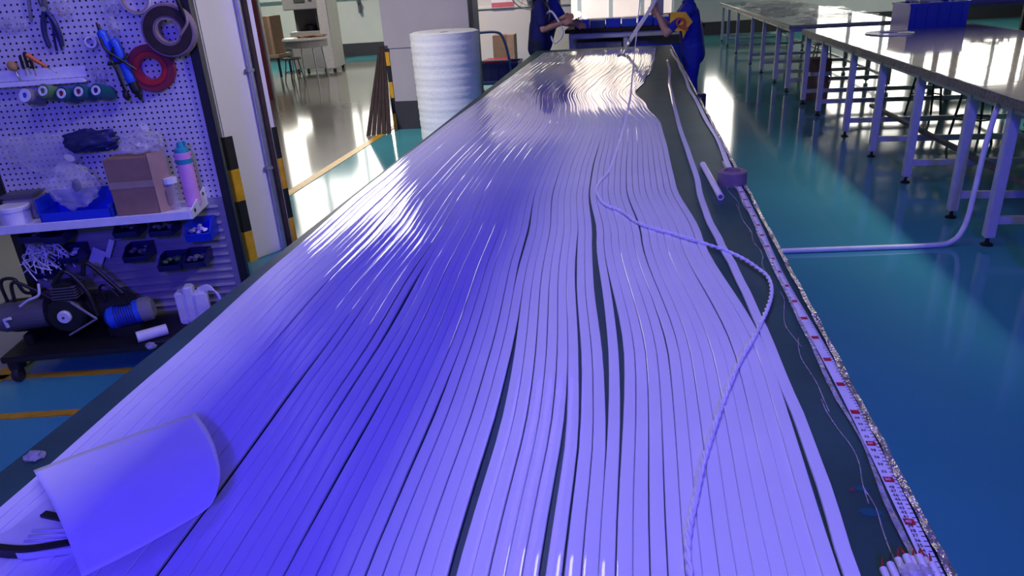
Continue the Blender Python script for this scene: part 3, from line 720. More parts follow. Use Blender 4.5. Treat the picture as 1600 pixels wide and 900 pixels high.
for s_ in (-1, 1): MB().tube(catmull([(0, 0, .04), (s_ * .008, 0, 0), (s_ * .012, 0, -.05)], 4), .005, 8).build('handle', 'navy', t)
p = rl(46, 10, -.01); tag(MB().rbox((-.006, -.004, -.06), (.006, .004, .1), .002).build('steel_ruler', 'greyplastic', None), 'short grey ruler hanging left of the navy pliers', 'ruler'); o = bpy.data.objects['steel_ruler']; o.location = rackM @ Vector((p.x, -.012, p.z)); o.rotation_euler = (0, .18, RA)
# blue tool with black straps
p = rl(187, 95, -.03); t = R('strapped_tool', 'blue hand tool tied with black straps hanging on the tool rack', 'tool', p.x, -.035, p.z)
MB().tube(catmull([(-.045, 0, .13), (-.035, 0, .08), (-.022, 0, .03), (-.012, 0, -.01)], 5), [.008] + [.02] * 12 + [.018, .016, .014], 10).build('blue_grip', 'toolblue', t)
MB().tube(catmull([(.0, -.008, .09), (.012, -.01, .04), (.022, -.01, -.03), (.034, -.01, -.10)], 5), [.012] + [.02] * 14 + [.016], 10).build('blue_handle', 'toolblue', t)
MB().tube(catmull([(.034, -.01, -.09), (.042, -.008, -.13), (.052, -.004, -.17)], 5), [.021] * 6 + [.014, .012, .010, .008, .005], 8).build('nozzle', 'black', t)
MB().tube([(-.052, 0, .16), (-.042, 0, .11)], [.004, .012], 8).build('tip', 'black', t)
for q in ([(-.045, -.02, .10), (-.03, -.03, .05), (.03, -.035, .0), (.07, -.02, -.04)], [(.01, -.02, .07), (-.02, -.03, .02), (-.01, -.03, -.03), (-.005, -.01, -.13)], [(.05, -.02, .03), (.02, -.035, .0), (-.04, -.025, -.01)]):
    MB().tube(catmull([Vector(v) for v in q], 6), .006, 6).build('strap', 'black', t)
MB().blob((-.004, -.01, -.145), (.014, .01, .022), 2, .3, 2, 4).build('buckle', 'black', t)
# magnetic tool ledge + tools on it
p = rl(132, 112, -.02); q = rl(0, 118, -.02)
t = R('tool_ledge', 'pale metal tool ledge fixed to the perforated board', 'ledge', .1, -.004, 1.30)
MB().rbox((0, -.006, -.015), (p.x - .1, 0, .03), .002).build('back_plate', 'whiteplastic', t); MB().rbox((0, -.04, -.035), (p.x - .1, 0, -.027), .002).rbox((0, -.042, -.035), (p.x - .1, -.037, -.015), .002).build('ledge_tray', 'whiteplastic', t)
p = rl(64, 98, -.045); t = R('screwdriver', 'screwdriver with orange handle leaning on the tool ledge', 'screwdriver', p.x, -.05, p.z)
MB().tube([(-.055, 0, .045), (-.045, 0, .037)], [.007, .010], 8).build('handle_cap', 'black', t); MB().tube([(-.045, 0, .037), (-.02, 0, .014), (.02, 0, -.018)], [.010, .009, .006], 10).build('handle', 'orange', t); MB().tube([(.02, 0, -.018), (.055, 0, -.045)], .0025, 6).build('blade', 'steel', t)
for i, (px, py) in enumerate([(34, 98), (41, 96), (49, 98)]):
    p = rl(px, py, -.03); t = R('hex_key', ['leftmost black bit driver on the tool ledge', 'middle black bit driver on the tool ledge', 'black bit driver beside the orange screwdriver'][i], 'driver', p.x, -.03, p.z)
    MB().tube([(0, 0, .03), (0, 0, -.025)], .006, 8).build('handle', 'black', t); MB().tube([(0, 0, -.025), (.002, 0, -.055)], .002, 6).build('shank', 'steel', t)
p = rl(19, 103, -.03); t = R('brush', 'small yellow-topped brush standing in the tool ledge', 'brush', p.x, -.03, p.z); MB().blob((0, 0, 0), (.022, .012, .022), 2, .1, 2, 3).build('brush_head', 'mustard', t); MB().tube([(.004, 0, -.015), (.016, 0, -.07)], .004, 6).build('handle', 'steel', t)
# spools on rods
for i, (px, py, mo, mi, lab) in enumerate([(38, 149, 'whiteplastic', 'toolblue', 'white and blue thread spool, leftmost under the tool ledge'), (66, 142, 'green', 'whiteplastic', 'green spool with white label under the tool ledge'), (95, 146, 'teal', 'whiteplastic', 'teal thread spool beside the green labelled spool'), (122, 143, 'teal', 'whiteplastic', 'teal thread spool, second from the blue strapped tool'), (149, 141, 'teal', 'whiteplastic', 'teal thread spool next to the blue strapped tool')]):
    ln = .085; p = rl(px, py, -.10); t = R('thread_spool', lab, 'spool', p.x, -.10, p.z, 'spools under the tool ledge'); ax = Vector((.30, 1, -.32)).normalized()
    MB().lathe([(.014, .004), (.030, .004), (.031, .01), (.031, ln), (.012, ln)], (0, 0, 0), ax, 22).build('thread', mo if i else 'greyplastic', t)
    MB().lathe([(.012, .0), (.021 if i else .028, .0), (.021 if i else .028, .006), (.012, .006)], (0, 0, 0), ax, 22, closed=True).build('spool_rim', mi if i != 0 else 'whiteplastic', t)
    MB().lathe([(.0, .004), (.0125, .004), (.0125, .02), (0, .02)], (0, 0, 0), ax, 16).build('bore', ['toolblue', 'green', 'maroon', 'maroon', 'navy'][i], t)
    MB().tube([ax * .02, ax * .16], .006, 6).build('rod', 'steel', t)
# small clear parts bags on the board
for i, (px, py, w_, h_) in enumerate([(20, 38, .06, .035), (97, 14, .04, .05), (172, 8, .04, .05), (176, 42, .025, .05), (155, 118, .03, .05)]):
    p = rl(px, py, -.015); t = R('parts_bag', ['clear bag of small parts at the upper left of the perforated board', 'clear bag of small parts beside the navy pliers', 'clear bag of small parts left of the white tape ring', 'clear bag of small parts above the blue strapped tool', 'clear bag of small parts between spools and red tape'][i], 'bag', p.x, -.015, p.z)
    MB().blob((0, 0, 0), (w_, .012, h_ * .8), 3, .35, 3, i + 20).build('pouch', 'bag', t)
    mb = MB()
    for k in range(7): mb.blob((rb.uniform(-.6, .6) * w_, 0, rb.uniform(-.5, .1) * h_), (.005, .004, .006), 1, .2, 2, k)
    mb.build('contents', 'greyplastic' if i != 1 else 'mustard', t)['kind'] = 'stuff'
# --- shelf items
SZ = .70
def onshelf(px, py, off): p = rl(px, py, off); return p
p = rl(22, 330, -.17); t = R('plastic_tub', 'round white tub at the left end of the rack shelf', 'tub', p.x, -.17, SZ)
MB().lathe([(0, 0), (.058, 0), (.062, .06), (.060, .062), (0, .062)], n=30).build('tub_body', 'whiteplastic', t); MB().lathe([(0, .062), (.066, .062), (.066, .078), (.062, .082), (0, .082)], n=30).build('lid', 'whiteplastic', t)
p = rl(30, 290, -.08); t = R('grey_case', 'low grey case behind the white tub', 'case', p.x, -.08, SZ); MB().rbox((-.07, -.05, 0), (.07, .05, .10), .008).build('case_body', 'greyplastic', t); MB().rbox((-.072, -.052, .10), (.072, .052, .115), .004).build('lid', 'machinedark', t)
# open blue tray with bags
p = rl(118, 332, -.22); t = R('parts_tray', 'open blue tray under clear bags on the rack shelf', 'tray', p.x, -.14, SZ)
MB().box((-.15, -.085, 0), (.15, .085, .006)).box((-.15, -.085, 0), (-.144, .085, .11)).box((.144, -.085, 0), (.15, .085, .06)).box((-.15, .079, 0), (.15, .085, .11)).box((-.15, -.085, 0), (.15, -.079, .045)).build('tray_body', 'bluebin', t)
for s_ in (-1, 1): MB().rbox((s_ * .147 - .006, -.09, .05), (s_ * .147 + .006, .09, .062), .002).build('rim', 'bluebin', t)
def bag(label, px, py, off, r_, seed, m_='bag', amp=.3, knot=True):
    p_ = rl(px, py, off); t_ = R('plastic_bag', label, 'bag', p_.x, off, p_.z - r_[2])
    MB().blob((0, 0, r_[2]), r_, 4, amp, 2.4, seed).build('bag_body', m_, t_)
    if knot: MB().tube(catmull([Vector((0, 0, 1.9 * r_[2])), Vector((.01, 0, 2.05 * r_[2])), Vector((.03, -.01, 2.3 * r_[2]))], 4), [.012, .010, .008, .008, .008, .01, .014, .018, .022], 8).build('bag_neck', m_, t_)
    return t_
t = bag('large clear bag bulging over the blue tray', 112, 290, -.17, (.105, .06, .095), 1)
MB().blob((.03, -.02, .10), (.02, .02, .03), 2, .3, 2, 5).build('contents', 'navy', t)
bag('clear bag on top of the cardboard box', 222, 222, -.10, (.085, .06, .05), 8, amp=.35)
bag('dark blue foil bag behind the clear bags', 142, 220, -.05, (.115, .03, .05), 14, 'navy', .35, False)
bag('flat clear bag against the perforated board above the blue tray', 75, 240, -.03, (.13, .02, .09), 18, amp=.2, knot=False)
bag('clear bag at the far left behind the white tub', 25, 235, -.03, (.06, .02, .06), 22, amp=.25, knot=False)
# carton with open flap
a = rl(182, 332, -.20); b_ = rl(250, 328, -.20); t = R('carton', 'brown cardboard box with tape band on the rack shelf', 'carton', (a.x + b_.x) / 2, -.14, SZ)
hw = (b_.x - a.x) / 2; hb = rl(172, 250, -.20).z - SZ
MB().rbox((-hw, -.06, 0), (hw, .06, hb), .003).build('carton_body', 'card', t); MB().box((-hw - .001, -.0615, hb * .48), (hw + .001, .0615, hb * .60)).build('sealing_tape', 'tan', t)
MB().box((hw + .002, -.06, 0), (hw + .075, -.052, hb + .015), Matrix.Rotation(math.radians(38), 3, 'Z'), (hw, -.06, 0)).build('side_flap', 'cardlight', t)
# bottle
p = rl(303, 312, -.11); t = R('drink_bottle', 'pink drinking bottle with teal cap at the right end of the rack shelf', 'bottle', .955 - .02, -.11, SZ); sc = (rl(290, 212, -.11).z - SZ) / .30
MB().lathe([(0, 0), (.030, 0), (.034, .006), (.034, .19), (.033, .20), (0, .20)], n=26).build('bottle_body', 'pink', t)
MB().lathe([(.0335, .195), (.036, .197), (.036, .215), (.0335, .217)], n=26).build('teal_band', 'tealbright', t); MB().lathe([(0, .217), (.036, .217), (.036, .243), (.03, .246), (0, .246)], n=26).build('lid', 'pink', t)
MB().lathe([(0, .246), (.033, .246), (.030, .262), (.018, .268), (.014, .29), (0, .29)], n=20).build('cap', 'tealbright', t); MB().tube([(.015, 0, .265), (.022, 0, .285), (.016, 0, .295)], .005, 6).build('spout', 'tealbright', t)
p = rl(274, 318, -.15); t = R('plastic_cup', 'clear jar with white lid between carton and pink bottle', 'jar', p.x, -.15, SZ); MB().lathe([(0, 0), (.024, 0), (.027, .12), (0, .12)], n=22).build('jar_body', 'bag', t); MB().lathe([(0, .12), (.031, .12), (.031, .145), (0, .147)], n=22).build('lid', 'whiteplastic', t); MB().rbox((-.016, -.03, .03), (.0, -.022, .10), .002).build('label_strip', 'tan', t)
# --- bins on the louvre panel
def bin_(label, px, py, w_, h_, m_, group='bins on the louvre panel', cont=None):
    p_ = rl(px, py, -.10); t_ = R('parts_bin', label, 'bin', p_.x, -.012, p_.z - h_ / 2, group); d_ = .12; th = .003
    mb_ = MB().box((-w_ / 2 * .9, -d_, 0), (w_ / 2 * .9, 0, th)).box((-w_ / 2, -th, 0), (w_ / 2, 0, h_))
    side = [(0, 0), (-d_, 0), (-d_ - .012, h_ * .45), (-d_ * .55, h_), (0, h_)]
    for s_ in (-1, 1): mb_.prism(side, s_ * w_ / 2 - th, s_ * w_ / 2 + th, lambda a_, c_, h: Vector((h, a_, c_)))
    mb_.prism([(-d_, 0), (-d_ - .012, h_ * .45), (-d_ - .008, h_ * .45), (-d_ + .004, 0)], -w_ / 2, w_ / 2, lambda a_, c_, h: Vector((h, a_, c_)))
    mb_.build('bin_body', m_, t_)
    MB().rbox((-w_ / 2 - .003, -d_ - .017, h_ * .42), (w_ / 2 + .003, -d_ - .009, h_ * .48), .001).build('front_lip', m_, t_)
    if cont:
        q_ = MB()
        for k in range(10): q_.blob((rb.uniform(-.35, .35) * w_, rb.uniform(-.1, -.03), h_ * .4 + rb.uniform(0, .02)), (.014, .012, .010), 1, .4, 2, k)
        q_.build('contents', cont, t_)['kind'] = 'stuff'
    return t_
bin_('navy bin at the top left under the rack shelf', 52, 365, .09, .07, 'darkbin', cont='greyplastic')
bin_('navy bin second from the left under the rack shelf', 88, 365, .09, .075, 'darkbin')
bin_('navy bin under the middle of the rack shelf', 199, 358, .10, .065, 'darkbin', cont='greyplastic')
bin_('navy bin under the rack shelf beside the bright blue bin', 254, 356, .10, .065, 'darkbin', cont='greyplastic')
bin_('bright blue bin filled with white scraps under the shelf end', 312, 360, .11, .09, 'bluebin', cont='tape_white')
bin_('navy bin with white parts in the second row at the left', 110, 398, .09, .065, 'darkbin', cont='tape_white')
bin_('navy bin holding shredded film above the compressor', 68, 422, .09, .065, 'darkbin')
bin_('navy bin in the middle of the second row', 214, 396, .10, .065, 'darkbin', cont='greyplastic')
bin_('navy bin with green part in the second row', 268, 410, .10, .065, 'darkbin', cont='green')
bin_('navy bin at the right end of the second row', 306, 405, .10, .065, 'darkbin', cont='greyplastic')
# papers and shredded film
p = rl(152, 402, -.03); o = tag(MB().box((-.03, -.002, -.045), (.03, .002, .045)).build('paper_tag', 'tape_white', None), 'white paper tag hanging on the louvre panel', 'tag'); o.location = rackM @ Vector((p.x, -.03, p.z)); o.rotation_euler = (.1, .55, RA)
p = rl(172, 388, -.03); o = tag(MB().box((-.012, -.002, -.05), (.012, .002, .05)).build('paper_tag', 'whiteplastic', None), 'narrow pale tag beside the white paper tag', 'tag'); o.location = rackM @ Vector((p.x, -.035, p.z)); o.rotation_euler = (.1, .5, RA)
p = rl(66, 400, -.14); mb = MB()
for k in range(46):
    a_ = Vector((p.x + rb.uniform(-.07, .06), -.13 + rb.uniform(-.03, .03), p.z + rb.uniform(-.01, .05))); mb.tube(catmull([a_, a_ + Vector((rb.uniform(-.04, .04), rb.uniform(-.02, .02), rb.uniform(-.05, .01))), a_ + Vector((rb.uniform(-.06, .06), rb.uniform(-.03, .03), rb.uniform(-.12, -.02)))], 3), .003, 4)
mb.v = [rackM @ v for v in mb.v]; c = rackM @ p; tag(mb.build('shredded_film', 'whiteplastic', None, loc=c), 'tangle of white shredded film spilling from the left bin', 'shreds', kind='stuff')
# --- compressor on the deck
DZ = .135
t = R('air_compressor', 'black air compressor with white pulley hub on the rack deck', 'compressor', .30, -.19, DZ)
c0 = rl(8, 500, -.20) - Vector((.30, -.19, DZ))
MB().lathe([(0, -.30), (.055, -.295), (.075, -.27), (.08, -.24), (.08, .24), (.075, .27), (.055, .295), (0, .30)], (-.04, .06, .11), (1, 0, 0), 26).build('tank', 'black', t)
tkx = c0.x
MB().lathe([(0, -.11), (.06, -.105), (.068, -.08), (.068, .10), (0, .10)], (tkx + .10, -.02, .14), (1, .15, 0), 26).build('motor_drum', 'machinedark', t)
for x in (-.2, .18): MB().rbox((x - .02, -.05, 0), (x + .02, .12, .05), .004).build('foot', 'black', t)
h = rl(100, 496, -.28) - Vector((.30, -.19, DZ))
MB().lathe([(0, 0), (.075, 0), (.085, .012), (.085, .05), (0, .05)], (h.x, h.y + .012, h.z), (0, 1, 0), 30).build('belt_guard', 'black', t)
MB().lathe([(0, -.006), (.026, -.006), (.030, 0), (.030, .012), (0, .012)], (h.x, h.y, h.z), (0, 1, 0), 26).build('pulley_hub', 'whiteplastic', t)
MB().lathe([(0, -.009), (.006, -.009), (.006, -.004), (0, -.004)], (h.x, h.y, h.z), (0, 1, 0), 12).build('axle', 'machinedark', t)
MB().rbox((h.x - .03, h.y + .02, h.z + .07), (h.x + .07, h.y + .12, h.z + .15), .012).build('cylinder_head', 'black', t)
for k in range(5): MB().rbox((h.x - .035, h.y + .015, h.z + .08 + k * .013), (h.x + .075, h.y + .125, h.z + .085 + k * .013), .001).build('cooling_fin', 'machinedark', t)
q = rl(150, 480, -.30) - Vector((.30, -.19, DZ)); MB().tube([(h.x + .05, h.y - .0, h.z + .07), (h.x + .14, h.y - .005, h.z - .02)], .006, 8).tube([(h.x + .14, h.y - .005, h.z - .02), (h.x + .0, h.y - .0, h.z - .09)], .005, 8).build('belt_guard_frame', 'greyplastic', t)
for i, P in enumerate([[(-.26, 0, .18), (-.26, 0, .30), (-.20, 0, .31), (-.17, .0, .24), (-.08, .0, .25)], [(-.22, -.02, .2), (-.20, -.02, .3), (-.12, -.02, .26), (-.05, -.02, .2)], [(-.02, -.04, .28), (.05, -.04, .34), (.12, -.05, .24), (.14, -.06, .12)], [(.1, .0, .3), (.13, .0, .36), (.2, .0, .27), (.26, -.02, .2)]]):
    MB().tube(catmull([Vector(v) for v in P], 7), .008 if i < 2 else .010, 7).build('hose', 'black', t)
MB().tube(catmull([Vector(v) for v in [(-.16, -.09, .21), (-.11, -.10, .24), (-.06, -.10, .26), (-.05, -.09, .31)]], 6), .006, 7).build('white_hose', 'whiteplastic', t)
MB().tube([(tkx + .06, -.10, .12), (tkx + .062, -.11, .16), (tkx + .09, -.11, .165)], .008, 8).build('elbow_fitting', 'whiteplastic', t)
# blue motor beside it
p = rl(200, 490, -.22); t = R('electric_motor', 'blue electric motor beside the compressor on the rack deck', 'motor', p.x, -.22, DZ)
zc2 = p.z - DZ
MB().lathe([(0, -.10), (.03, -.095), (.05, -.08), (.055, -.05), (.055, .06), (.045, .075), (.02, .08), (0, .08)], (0, 0, zc2), (1, .2, .12), 24).build('motor_body', 'toolblue', t)
for k in range(8): MB().lathe([(.055, -.045 + k * .011), (.06, -.045 + k * .011), (.06, -.041 + k * .011), (.055, -.041 + k * .011)], (0, 0, zc2), (1, .2, .12), 24, closed=True).build('cooling_fin', 'navy', t)
MB().lathe([(.055, .06), (.058, .06), (.058, .10), (.04, .115), (0, .115)], (0, 0, zc2), (1, .2, .12), 24).build('fan_cover', 'greyplastic', t)
MB().rbox((-.06, -.04, 0), (.06, .04, max(.01, zc2 - .045)), .004).build('mount', 'black', t); MB().rbox((-.04, -.03, zc2 + .05), (.03, .03, zc2 + .09), .006).build('terminal_box', 'black', t)
MB().tube(catmull([Vector((-.02, 0, zc2 + .09)), Vector((-.06, 0, zc2 + .15)), Vector((-.10, .02, zc2 + .13)), Vector((-.09, .03, zc2 + .05))], 6), .006, 6).build('power_cable', 'black', t)
a = rl(216, 518, -.30); b_ = rl(252, 497, -.30); t = R('paper_roll', 'white paper roll lying at the front of the rack deck', 'roll', (a.x + b_.x) / 2, -.30, DZ)
MB().lathe([(.008, -.065), (.026, -.065), (.026, .065), (.008, .065)], (0, 0, .0265), (1, .55, 0), 22, closed=True).build('sheet_winding', 'tape_white', t); MB().lathe([(.006, -.066), (.009, -.066), (.009, .066), (.006, .066)], (0, 0, .0265), (1, .55, 0), 14, closed=True).build('core', 'tan', t)
for i, (px, py, w_, hgt) in enumerate([(284, 468, .022, .09), (297, 462, .022, .11), (315, 466, .03, .08)]):
    p = rl(px, py, -.15); t = R('glove_packet', ['upright white packet, leftmost on the rack deck by the table', 'upright white packet, middle of three on the rack deck', 'upright white packet, rightmost on the rack deck'][i], 'packet', p.x, -.15, DZ + .0, rz=.1 * i)
    MB().rbox((-w_, -.03, 0), (w_, .03, p.z - DZ + hgt / 2), .008).build('wrapper', 'tape_white', t); MB().rbox((-w_ * .8, -.032, .02), (w_ * .8, .032, .03), .002).build('seam', 'whiteplastic', t)
p = rl(328, 462, -.16); mb = MB()
for k in range(7): mb.tube(catmull([Vector((p.x - .05, -.16, p.z + .02 + .004 * k)), Vector((p.x + .01, -.165, p.z + .03 + .004 * k)), Vector((p.x + .045, -.165, p.z - .005 * k)), Vector((p.x + .05, -.16, DZ + .01))], 5), .003, 5)
mb.v = [rackM @ v for v in mb.v]; tag(mb.build('cable_ties', 'tape_white', None, loc=rackM @ Vector((p.x, -.16, DZ))), 'bunch of curved white cable ties beside the packets', 'cable ties')
# ------------------------------------------------------------------ left background
p = az(429, 155, 0); t = thing('display_board', 'tall pinkish red panel standing beyond the striped column', 'panel', (p.x - .30, p.y, 0)); MB().rbox((-.35, -.03, 0), (.30, .03, 2.4), .005).build('panel_board', 'pinkred', t); MB().rbox((.30, -.035, 0), (.33, .035, 2.4), .004).build('edge_strip', 'whitesteel', t)
mc = thing('machine_cabinet', 'tall grey and white machine cabinet at the far left', 'machine', (-6.55, 15.0, 0), math.radians(8))
MB().rbox((-.55, .05, .10), (.1, .9, .85), .01).build('lower_cabinet', 'machine', mc); MB().rbox((-.55, .55, .85), (.1, .9, 1.28), .01).build('recess_back', 'machinedark', mc); MB().rbox((-.6, .0, 1.28), (.14, .9, 2.3), .015).build('upper_cabinet', 'machine', mc); MB().rbox((.1, .0, .08), (.32, .9, 2.3), .015).build('side_tower', 'machinewhite', mc)
MB().rbox((-.35, -.012, 1.42), (-.12, .002, 1.62), .004).build('display', 'machinedark', mc); MB().rbox((-.05, -.012, 1.44), (.02, .002, 1.52), .004).build('button_panel', 'machinedark', mc)
for x in (-.5, .1, .28):
    for y in (.08, .8): MB().cyl((x, y, 0), (x, y, .1), .03, 10).build('foot', 'black', mc)
for k in range(2): MB().tube([(-.02 + .06 * k, .3, 1.28), (.0 + .06 * k, .3, .86)], .008, 6).build('guide_rod', 'steel', mc)
MB().lathe([(0, 0), (.14, 0), (.12, .10), (.05, .14), (0, .14)], (-.2, .4, .85), n=20).build('rotor', 'black', mc)
rt_ = thing('round_table', 'small round white table in front of the machine cabinet', 'table', (-6.45, 14.25, 0)); MB().lathe([(0, .73), (.44, .73), (.46, .745), (.44, .78), (0, .78)], n=34).build('table_top', 'machinewhite', rt_)
for k in range(4): a_ = PI / 4 + k * PI / 2; MB().tube([(.3 * math.cos(a_), .3 * math.sin(a_), .73), (.36 * math.cos(a_), .36 * math.sin(a_), 0)], .016, 8).build('leg', 'steel', rt_)
MB().lathe([(.40, .60), (.42, .60), (.42, .73), (.40, .73)], n=34, closed=True).build('apron', 'machine', rt_)
tag(MB().blob((-6.35, 14.3, .80), (.3, .25, .03), 3, .4, 3, 3, flat=.781).build('folded_cloth', 'cardlight', None, loc=(-6.35, 14.3, .78)), 'rumpled pale cloth on the small round table', 'cloth')
stool('dark stool in front of the small round table', -6.55, 13.7, .45, .17)
bx2 = thing('carton', 'tall brown carton left of the machine cabinet', 'carton', (-7.5, 14.9, 0)); MB().rbox((-.28, -.25, .45), (.16, .25, 1.2), .006).build('carton_body', 'card', bx2); MB().box((.1, -.252, .45), (.161, .252, 1.2)).build('side_flap', 'cardlight', bx2)
t = thing('low_cart', 'low dark cart carrying the tall carton', 'cart', (-7.5, 14.9, 0)); MB().rbox((-.35, -.3, .38), (.25, .3, .45), .01).build('deck', 'tan', t)
for x in (-.3, .2):
    for y in (-.25, .25): MB().cyl((x, y, 0), (x, y, .38), .025, 10).build('leg', 'black', t)
t = thing('step_stool', 'dark step stool against the far wall', 'step stool', (-7.45, 17.9, 0), WR)
for z, y0 in ((.62, .1), (.38, -.12)): MB().rbox((-.22, y0 - .1, z), (.22, y0 + .1, z + .035), .005).build('step', 'machinedark', t)
for sx_ in (-1, 1):
    MB().tube([(sx_ * .2, .12, .62), (sx_ * .24, .2, 0)], .018, 8).build('rear_leg', 'machinedark', t); MB().tube([(sx_ * .2, .05, .64), (sx_ * .24, -.25, 0)], .018, 8).build('front_leg', 'machinedark', t)
# ------------------------------------------------------------------ centre background
fr_ = thing('foam_roll', 'tall white foam roll standing left of the long table', 'foam roll', (-2.0, 7.92, 0))
mb = MB(); prof = []
for k in range(57):
    z = k * .0198; prof.append((.352 + .018 * z + .0022 * math.sin(k * 1.9) + .002 * math.sin(k * .8), z))
prof.append((.33, 1.125)); prof.append((.05, 1.10))
mb.lathe([(.02, 0)] + prof, n=44); mb.sm = [True] * len(mb.sm); mb.build('foam_layers', 'foam', fr_); MB().lathe([(.04, .9), (.05, .9), (.05, 1.11), (.04, 1.11)], n=20, closed=True).build('core_tube', 'card', fr_)
sp_ = thing('leaning_panel', 'dark brown ribbed panels leaning against the broad column', 'panel', (-3.0, 8.25, 0))
P0, P1 = az(572, 213, .0), az(612, 209, .0)
top0 = Vector((-3.0, 8.62, .93)); wv3 = (P1 - P0)
for k in range(5):
    a = P0.lerp(P1, k / 5); b_ = P0.lerp(P1, (k + .85) / 5); tp = top0 + Vector((.016 * k, 0, .008 * (k % 2))); tq = top0 + Vector((.016 * (k + .85), 0, .008 * (k % 2))); n_ = Vector((.0, .028, .01))
    MB().add([a, b_, tq, tp, a + n_, b_ + n_, tq + n_, tp + n_], [(0, 1, 2, 3), (4, 7, 6, 5), (0, 4, 5, 1), (1, 5, 6, 2), (2, 6, 7, 3), (3, 7, 4, 0)]).build('slat', 'brown', sp_, world=True)
# trolley
tr = thing('hand_trolley', 'blue push trolley standing by the partition', 'trolley', (-2.15, 11.2, 0))
MB().rbox((-.45, -.35, .16), (.4, .35, .20), .01).build('platform', 'trolleyblue', tr)
MB().tube(catmull([Vector(v) for v in [(.38, -.3, .2), (.33, -.28, .60), (.26, -.27, .83), (.16, -.26, .90), (-.1, -.26, .90), (-.26, -.27, .88), (-.36, -.28, .7), (-.42, -.3, .2)]], 8), .02, 10).build('handle', 'trolleyblue', tr)
MB().tube([(.35, -.29, .5), (-.39, -.29, .5)], .014, 8).build('cross_bar', 'greyplastic', tr)
for x in (-.38, .33):
    for y in (-.28, .28): MB().lathe([(0, -.02), (.06, -.02), (.06, .02), (0, .02)], (x, y, .08), (1, 0, 0), 16).build('wheel', 'rubber', tr); 
t = crate('storage_crate', 'dark navy crate on the blue trolley', (-2.0, 11.25, .20), .6, .5, .26, 'navy')
tag(MB().rbox((-2.22, 11.0, .46), (-1.86, 11.4, .50), .012).build('red_cushion', 'red', None, loc=(-2.04, 11.2, .46)), 'flat red packet lying across the navy crate', 'packet')
t = thing('carton', 'light cardboard carton standing behind the blue trolley', 'carton', (-2.05, 12.2, 0)); MB().rbox((-.2, -.15, 0), (.15, .15, .78), .004).build('carton_body', 'card', t); MB().box((.04, -.152, .0), (.152, .152, .781)).build('side_flap', 'cardlight', t)
pz = ay(803, 11, 12.97); pa = ay(768, 5, 12.97)
t = thing('wall_poster', 'white poster with red band on the partition', 'poster', ((pa.x + pz.x) / 2, 12.975, pz.z)); hwp = (pz.x - pa.x) / 2
MB().box((-hwp, -.006, 0), (hwp, .004, .5)).build('sheet', 'tape_white', t); MB().box((-hwp, -.008, 0.01), (hwp, -.005, .085)).build('red_band', 'pinkred', t)
# fan
fp = ay(828, -22, 11.6); t = thing('pedestal_fan', 'grey pedestal fan behind the workers at the left', 'fan', (fp.x, 11.6, 0))
for r_ in (.13, .2, .27, .33): MB().tube([(r_ * math.cos(2 * PI * k / 32), -.06 + .05 * (r_ / .33) ** 2, fp.z + r_ * math.sin(2 * PI * k / 32)) for k in range(32)], .005 if r_ < .3 else .010, 6, closed=True).build('guard_ring', 'greyplastic', t)
for k in range(12): a_ = 2 * PI * k / 12; MB().tube([(.04 * math.cos(a_), -.06, fp.z + .04 * math.sin(a_)), (.33 * math.cos(a_), -.01, fp.z + .33 * math.sin(a_))], .003, 5).build('guard_wire', 'greyplastic', t)
for k in range(3):
    a_ = 2 * PI * k / 3 + .3; MB().tube([(.05 * math.cos(a_), 0, fp.z + .05 * math.sin(a_)), (.17 * math.cos(a_ + .15), .01, fp.z + .17 * math.sin(a_ + .15)), (.28 * math.cos(a_ + .2), .02, fp.z + .28 * math.sin(a_ + .2))], [.02, .06, .04], 6).build('blade', 'machine', t)
MB().cyl((0, .0, fp.z), (0, .16, fp.z), .07, 16).build('motor', 'machinedark', t); MB().tube([(0, .08, 0.03), (0, .08, fp.z)], .018, 8).build('pole', 'steel', t); MB().lathe([(0, 0), (.22, 0), (.2, .03), (0, .04)], (0, .08, 0), n=22).build('base', 'machinedark', t)
# far bench with blue boxes
FB = .91
ft = thing('packing_bench', 'wooden-topped bench with blue boxes behind the long table', 'bench', (-.1, 11.0, 0))
MB().rbox((-.93, 10.45, FB - .05), (.95, 11.3, FB), .004).build('bench_top', 'brown', ft, world=True); MB().rbox((-.88, 10.5, FB - .13), (.9, 10.53, FB - .06), .003).build('apron', 'whitesteel', ft, world=True)
for x in (-.85, -.1, .85):
    for y in (10.55, 11.2): MB().rbox((x - .03, y - .03, 0), (x + .03, y + .03, FB - .05), .003).build('leg', 'whitesteel', ft, world=True)
MB().rbox((-.85, 10.55, .3), (.85, 11.2, .33), .003).build('lower_shelf', 'machinedark', ft, world=True)
MB().rbox((-.82, 11.21, .02), (.82, 11.23, FB - .06), .003).build('cover_panel', 'machine', ft, world=True)  # added panel, hides the bright floor under the bench
MB().rbox((-.80, 10.62, .33), (-.15, 11.1, .72), .006).build('drawer_unit', 'greyplastic', ft, world=True)
for i in range(6):
    x = -.70 + i * .215; t = thing('storage_box', '%s small blue box from the left on the packing bench' % ordinal(i + 1).capitalize(), 'box', (x, 10.65, FB), 0, 'blue boxes on the packing bench')
    MB().rbox((-.10, -.14, 0), (.10, .14, .115 + .02 * (i == 4)), .006).build('box_body', ['bluebin', 'trolleyblue', 'bluebin', 'tealbright', 'bluebin', 'bluebin'][i] if i != 3 else 'toolblue', t); MB().rbox((-.105, -.145, .10), (.105, .145, .12), .003).build('lid', 'whiteplastic' if i % 2 else 'toolblue', t)
crate('storage_crate', 'blue crate on the floor end behind the long table', (.32, 9.75, .45), .6, .4, .27, 'bluebin')
t = thing('crate_stand', 'low steel stand under the blue crate behind the long table', 'stand', (.32, 9.75, 0)); MB().rbox((-.33, -.22, .41), (.33, .22, .45), .004).build('stand_top', 'machine', t)
